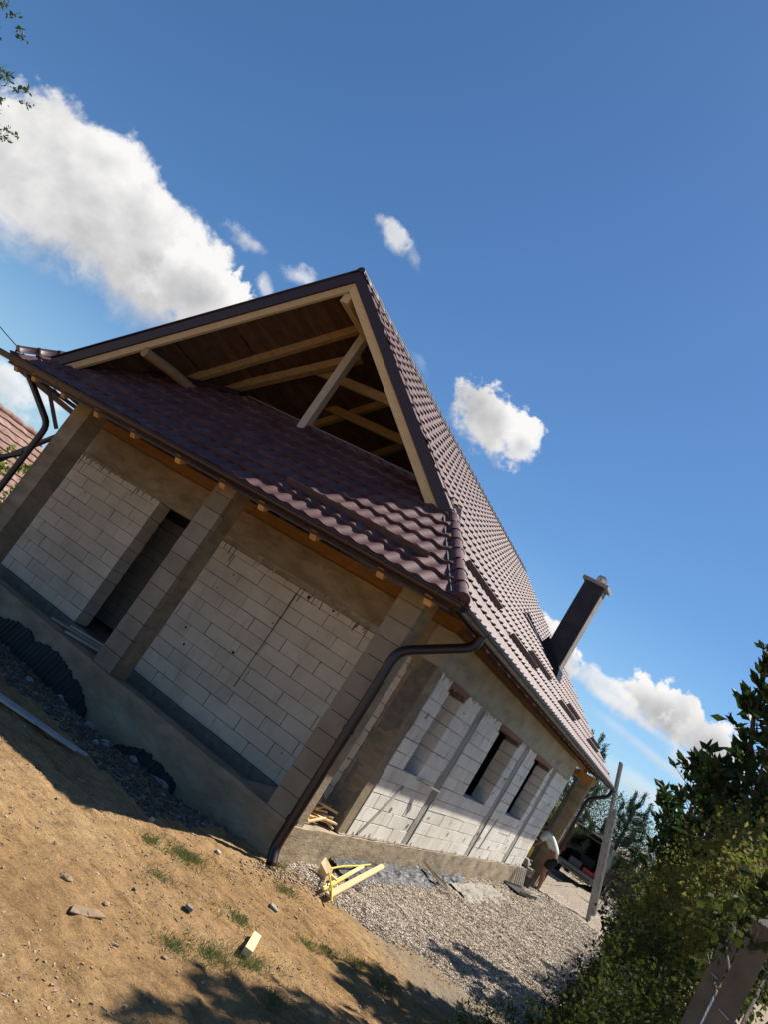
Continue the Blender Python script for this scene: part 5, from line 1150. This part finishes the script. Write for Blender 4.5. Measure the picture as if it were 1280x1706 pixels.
# ------------------------------------------------------------------ van with its tailgate up
M['carpaint'] = plain('silver_green_paint', (0.16, 0.18, 0.17), 0.3, 0.4, 0.6); M['glass'] = plain('dark_window_glass', (0.025, 0.04, 0.038), 0.08, 0, 0.8); M['lamp_red'] = plain('red_lamp', (0.30, 0.012, 0.01), 0.25)
M['cabin'] = plain('dark_cabin_lining', (0.015, 0.016, 0.017), 0.8); M['tyre'] = plain('tyre_rubber', (0.012, 0.012, 0.012), 0.85)
M['redbox'] = plain('red_box_plastic', (0.42, 0.04, 0.03), 0.5); M['greybox'] = plain('grey_box_plastic', (0.12, 0.12, 0.12), 0.6)
def van():
    r = empty('parked_van', (24.6, 0.42, -0.42), 'silver green van parked beyond the porch, tailgate raised over a loaded boot', 'van')
    W = 0.86
    side_ = [(0, 0, .42), (.0, 0, 1.05), (.12, 0, 1.55), (.35, 0, 1.80), (2.4, 0, 1.84), (3.3, 0, 1.15), (4.2, 0, .98), (4.3, 0, .42)]
    mb = MB()
    for s in (-1, 1):
        mb.prism([(x, s * W * (0.90 if z > 1.2 else 1.0), z) for x, _, z in side_], (0, -s * .05, 0))
    mb.build('body', M['carpaint'], r)
    MB().prism([(.35, -.78, 1.80), (2.4, -.78, 1.84), (2.4, -.78, 1.80), (.35, -.78, 1.76)], (0, 1.56, 0)).build('roof', M['carpaint'], r)
    mb = MB(); mb.prism([(2.4, -.77, 1.84), (3.3, -.8, 1.15), (4.2, -.82, .98), (4.3, -.82, .42), (4.2, -.82, .42), (4.1, -.82, .9), (3.25, -.8, 1.08), (2.36, -.77, 1.78)], (0, 1.6, 0)); mb.build('bonnet', M['carpaint'], r)
    MB().box(.02, 4.2, -.82, .82, .40, .50).build('boot_floor', M['cabin'], r)
    MB().box(2.2, 2.3, -.8, .8, .5, 1.2).build('partition', M['cabin'], r)
    for y in (-.42, .42):
        s = MB().box(1.25, 1.40, y - .27, y + .27, .5, 1.22).build('seat', M['cabin'], r, bevel=.04)
        MB().box(1.27, 1.36, y - .12, y + .12, 1.28, 1.46).build('headrest', M['greybox'], s, bevel=.03)
    b = MB().box(-.14, .04, -.86, .86, .28, .54).build('bumper', M['carpaint'], r, bevel=.03); MB().box(-.145, -.139, -.6, .6, .36, .40).build('bumper_strip', M['cabin'], b)
    t = MB(); t.prism([(.30, -.76, 1.80), (.30, .76, 1.80), (-.62, .80, 2.02), (-.66, .80, 1.98), (-.66, -.80, 1.98), (-.62, -.80, 2.02)], (0, 0, .03)); tg = t.build('tailgate', M['carpaint'], r)
    MB().prism([(.18, -.62, 1.812), (.18, .62, 1.812), (-.38, .66, 1.945), (-.38, -.66, 1.945)], (0, 0, -.012)).build('tailgate_window', M['glass'], tg)
    MB().beam((-.66, -.78, 1.99), (-.66, .78, 1.99), .05, .04).build('tailgate_edge', M['steel'], tg)
    for s in (-1, 1):
        MB().beam((.1, s * .74, 1.45), (-.35, s * .74, 1.93), .02, .02).build('gas_strut', M['steel'], tg)
        MB().box(-.01, .05, s * .78 - .05, s * .78 + .05, .75, 1.25).build('tail_light', M['lamp_red'], r, bevel=.01)
        for x in (.75, 3.45):
            w = MB().tube([(x, s * .86, .31), (x, s * .68, .31)], .31, 20).build('wheel', M['tyre'], r, bevel=.02)
            MB().tube([(x, s * .868, .31), (x, s * .80, .31)], .19, 14).build('rim', M['steel'], w)
            MB().tube([(x, s * .865, .34), (x, s * .70, .34)], .36, 20).build('wheel_arch', M['cabin'], r)
        MB().box(1.3, 2.3, s * .80 - .01, s * .80 + .01, 1.25, 1.68).build('side_window', M['glass'], r)
    return r
van()
for (x, y, z, a, b, c, m, nm, lab, cat) in ((24.85, .05, .08, .25, .22, .14, 'redbox', 'toolbox', 'red toolbox on the left in the open van boot', 'toolbox'), (24.8, -.22, .08, .16, .07, .22, 'redbox', 'canister', 'upright red canister near the right side of the van boot', 'canister'), (24.95, .62, .08, .3, .25, .2, 'greybox', 'crate', 'dark grey crate at the left side of the van boot', 'crate'), (25.2, .3, .08, .25, .3, .4, 'cabin', 'black_bag', 'large black bag at the back of the van boot', 'bag')):
    mb = MB(); mb.box(-a, a, -b, b, 0, c * 1.5); o = mb.build(nm, M[m], None, bevel=.02); o.location = (x, y, z); h_ = MB(); h_.tube([(-a * .5, 0, c * 1.5), (-a * .4, 0, c * 1.5 + .06), (a * .4, 0, c * 1.5 + .06), (a * .5, 0, c * 1.5)], .012, 6); h_.build('handle', M['cabin'], o); tag(o, lab, cat)
# ------------------------------------------------------------------ ladder leaning at the rear eave
def ladder():
    r = empty('leaning_ladder', (14.9, -1.62, -0.42), 'grey metal ladder leaning against the far end of the eave', 'ladder')
    a0 = Vector((-.17, 0, 0)); b0 = Vector((.17, 0, 0)); d = Vector((0, 1.18, 4.10))
    for o_ in (a0, b0): MB().beam(o_, o_ + d, .03, .085, (0, -1, .2)).build('rail', M['ladder'], r)
    for o_ in (a0 + Vector((.035, -.06, .2)), b0 + Vector((-.035, -.06, .2))): MB().beam(o_, o_ + d * .66, .03, .085, (0, -1, .2)).build('rail', M['ladder'], r)
    for i in range(14):
        p = d * (i + .7) / 14.5; MB().tube([a0 + p, b0 + p], .016, 6).build('rung', M['ladder'], r)
M['ladder'] = rough_mat('dusty_aluminium', [(0.3, (0.22, 0.21, 0.20)), (0.7, (0.42, 0.41, 0.39))], 6, rough=0.6)
ladder()
# picket fence and low rails beyond the drive
def picket():
    r = empty('picket_fence', (21.5, -2.2, -0.45), 'dark metal picket fence at the far end of the drive', 'fence')
    for k in range(34):
        y = 1.3 - k * .11; MB().beam((0, y, .0), (0.02, y, 1.30 + .03 * math.sin(k)), .022, .022).build('picket', M['blackmetal'], r)
    for z in (.35, 1.1): MB().beam((0.02, 1.4, z), (0.02, -2.4, z), .03, .04).build('rail', M['blackmetal'], r)
picket()
def rail(x, y0, y1, z, label):
    r = empty('tube_frame', (x, (y0 + y1) / 2, -.42), label, 'frame'); h = (y1 - y0) / 2
    MB().tube([(0, -h, 0), (0, -h, z), (0, h, z), (0, h, 0)], .025, 8).build('tube', M['steel'], r); MB().tube([(0, -h, z * .5), (0, h, z * .5)], .018, 8).build('crossbar', M['steel'], r)
rail(19.0, -2.5, -1.5, .42, 'bent grey tube frame standing on the gravel right of the ladder foot'); rail(20.5, -1.7, -1.0, .30, 'lower grey tube frame just behind the ladder foot')
# ------------------------------------------------------------------ concrete posts and wire netting close to the camera
def fence():
    r = empty('wire_fence', (-6.1, -4.08, -0.45), 'wire netting fence on grey concrete posts at the bottom right corner', 'fence'); o_ = Vector((-6.1, -4.08, -.45))
    for i, (x, y, zt, w) in enumerate(((-6.09, -4.03, 1.80, .085), (-4.5, -4.01, 1.70, .08), (-2.4, -4.1, 1.7, .08))):
        p = Vector((x, y, -.45)) - o_; mb = MB(); e = .012; hw = w / 2; H = zt + .45
        prof = [(-hw + e, -hw), (hw - e, -hw), (hw, -hw + e), (hw, hw - e), (hw - e, hw), (-hw + e, hw), (-hw, hw - e), (-hw, -hw + e)]
        vs = [(p.x + a, p.y + b, z) for z in (0, H) for a, b in prof] + [(p.x, p.y, H + .03)]
        mb.add(vs, [(k, (k + 1) % 8, 8 + (k + 1) % 8, 8 + k) for k in range(8)] + [(8 + k, 8 + (k + 1) % 8, 16) for k in range(8)]); mb.build('post', M['postconc'], r)
        for z in (.5, 1.2, 1.9):
            MB().tube([(p.x - hw - .02, p.y - .02, z), (p.x - hw - .005, p.y + .02, z + .01), (p.x + hw + .005, p.y + .03, z), (p.x + hw + .03, p.y - .03, z + .02)], .003, 5).build('tie_wire', M['steel'], r)
    # netting, diamond wires joined in one part
    vs = []; fs = []; x0, x1, zb, zt = -6.9, -2.4, .05, 1.70; st = .075; rad = .0016; H = zt - zb; mb = MB(); k = 0; x = x0 - H
    while x < x1:
        for s in (1, -1):
            a = (x, zb) if s == 1 else (x + H, zb); b = (x + H, zt) if s == 1 else (x, zt)
            ax, az = a; bx, bz = b
            if ax < x0: az += (x0 - ax) * (bz - az) / (bx - ax); ax = x0
            if bx < x0: bz += (x0 - bx) * (az - bz) / (ax - bx); bx = x0
            if ax > x1: az += (x1 - ax) * (bz - az) / (bx - ax); ax = x1
            if bx > x1: bz += (x1 - bx) * (az - bz) / (ax - bx); bx = x1
            if abs(bx - ax) > .02: mb.beam((ax - o_.x, -.055 + .002 * s, az), (bx - o_.x, -.055 + .002 * s, bz), rad * 2, rad * 2, (0, 1, 0))
        x += st
    o = mb.build('netting', M['steel'], r, kind='stuff')
fence()
# ------------------------------------------------------------------ neighbour's house and cable
M['oldtile'] = rough_mat('old_clay_tile', [(0.3, (0.16, 0.085, 0.065)), (0.5, (0.25, 0.155, 0.125)), (0.7, (0.36, 0.26, 0.22))], 2.5, bumps=((14, 0.6, 0.02),), stretch=(1, 1, 1))
M['render'] = rough_mat('old_render', [(0.3, (0.35, 0.31, 0.25)), (0.7, (0.48, 0.44, 0.37))], 1.5)
def neighbour():
    r = empty('neighbour_house', (3.0, 18.5, -1.0), "neighbouring house with an old faded clay tile roof at the left edge", 'house')
    rr = lambda x: 3.62 - 0.08 * x if False else 3.55 - 0.11 * (x + 6)
    A, B = Vector((-9, 0, 3.9)), Vector((4.45, 0, 3.42)); dn = Vector((0.25, -3.6, -2.9)); bk = Vector((0.25, 3.6, -2.9))
    n = 15
    for k in range(n):
        p, q = k / n, (k + 1.08) / n; up = Vector((0, -.02, .045)); mb = MB()
        a, b, c, d_ = A + dn * p, B + dn * p, B + dn * q, A + dn * q; nx = 60; vs = []; fs = []
        for i in range(nx + 1):
            t = i / nx; j = 0.012 * math.sin(i * 2.4) + .02 * mnoise.noise(Vector((i * .4, k, 0))); w = Vector((0, 0, j)); vs += [a.lerp(b, t) + w, d_.lerp(c, t) + up + w, d_.lerp(c, t) + w - up * .6]
        for i in range(nx): fs += [(3 * i, 3 * i + 1, 3 * i + 4, 3 * i + 3), (3 * i + 1, 3 * i + 2, 3 * i + 5, 3 * i + 4)]
        mb.add(vs, fs); mb.build('tile_course', M['oldtile'], r, fix=False)
    MB().add([A, B, B + bk, A + bk], [(0, 1, 2, 3)]).build('roof', M['oldtile'], r)
    mb = MB(); N_ = 30
    for i in range(N_):
        a, b = A.lerp(B, i / N_), A.lerp(B, (i + .95) / N_); h = .03 * mnoise.noise(Vector((i, 3, 1))); mb.tube([a + V3(0, 0, h), b + V3(0, 0, h + .02)], [.10, .12], 8)
    mb.build('ridge_tiles', M['oldtile'], r)
    MB().box(-8.8, 4.2, -3.2, 3.2, 0, .95).build('wall', M['render'], r)
    mb = MB(); mb.prism([(4.2, -3.2, .95), (4.2, 3.2, .95), (4.2, 0, 3.3)], (-.2, 0, 0)); mb.build('gable', M['render'], r)
    for x in (-5.5, -2.0, 1.5): w = MB().box(x - .5, x + .5, -3.24, -3.18, .25, .85).build('window', M['wood_grey'], r); MB().box(x - .42, x + .42, -3.26, -3.245, .32, .78).build('pane', M['glass'], w)
neighbour()
cb = MB(); pts = []
for i in range(13):
    t = i / 12; p = Vector((-1.0, 24.0, 7.6)).lerp(Vector((2.0, 12.0, 3.3)), t); p.z -= 0.8 * math.sin(math.pi * t) * .5; pts.append(p)
tag(cb.tube(pts, .012, 5).build('overhead_cable', M['blackmetal'], None), 'thin overhead cable coming down to the house at the upper left', 'cable')

# far hedge row closing the view at the end of the plot
P = []
for i in range(26000):
    y = random.uniform(-26, 14); x = 34 + 1.2 * random.gauss(0, 1) + 0.03 * y; P.append((x, y, -0.5 + (1.6 + 0.8 * fr(y, 3.0, 1.0, 0.35, 3)) * random.random() ** 0.7))
o = leaves('far_hedge', P, 0.34, M['leaf_olive'], None, aspect=0.6); o['kind'] = 'stuff'
P = []
for i in range(16000):
    x = random.uniform(-12, 34); P.append((x, 30 + 1.2 * random.gauss(0, 1), -1.0 + (2.2 + 0.8 * fr(x, 8.0, 1.0, 0.35, 3)) * random.random() ** 0.7))
o = leaves('far_hedge', P, 0.4, M['leaf_mid'], None, aspect=0.6); o['kind'] = 'stuff'
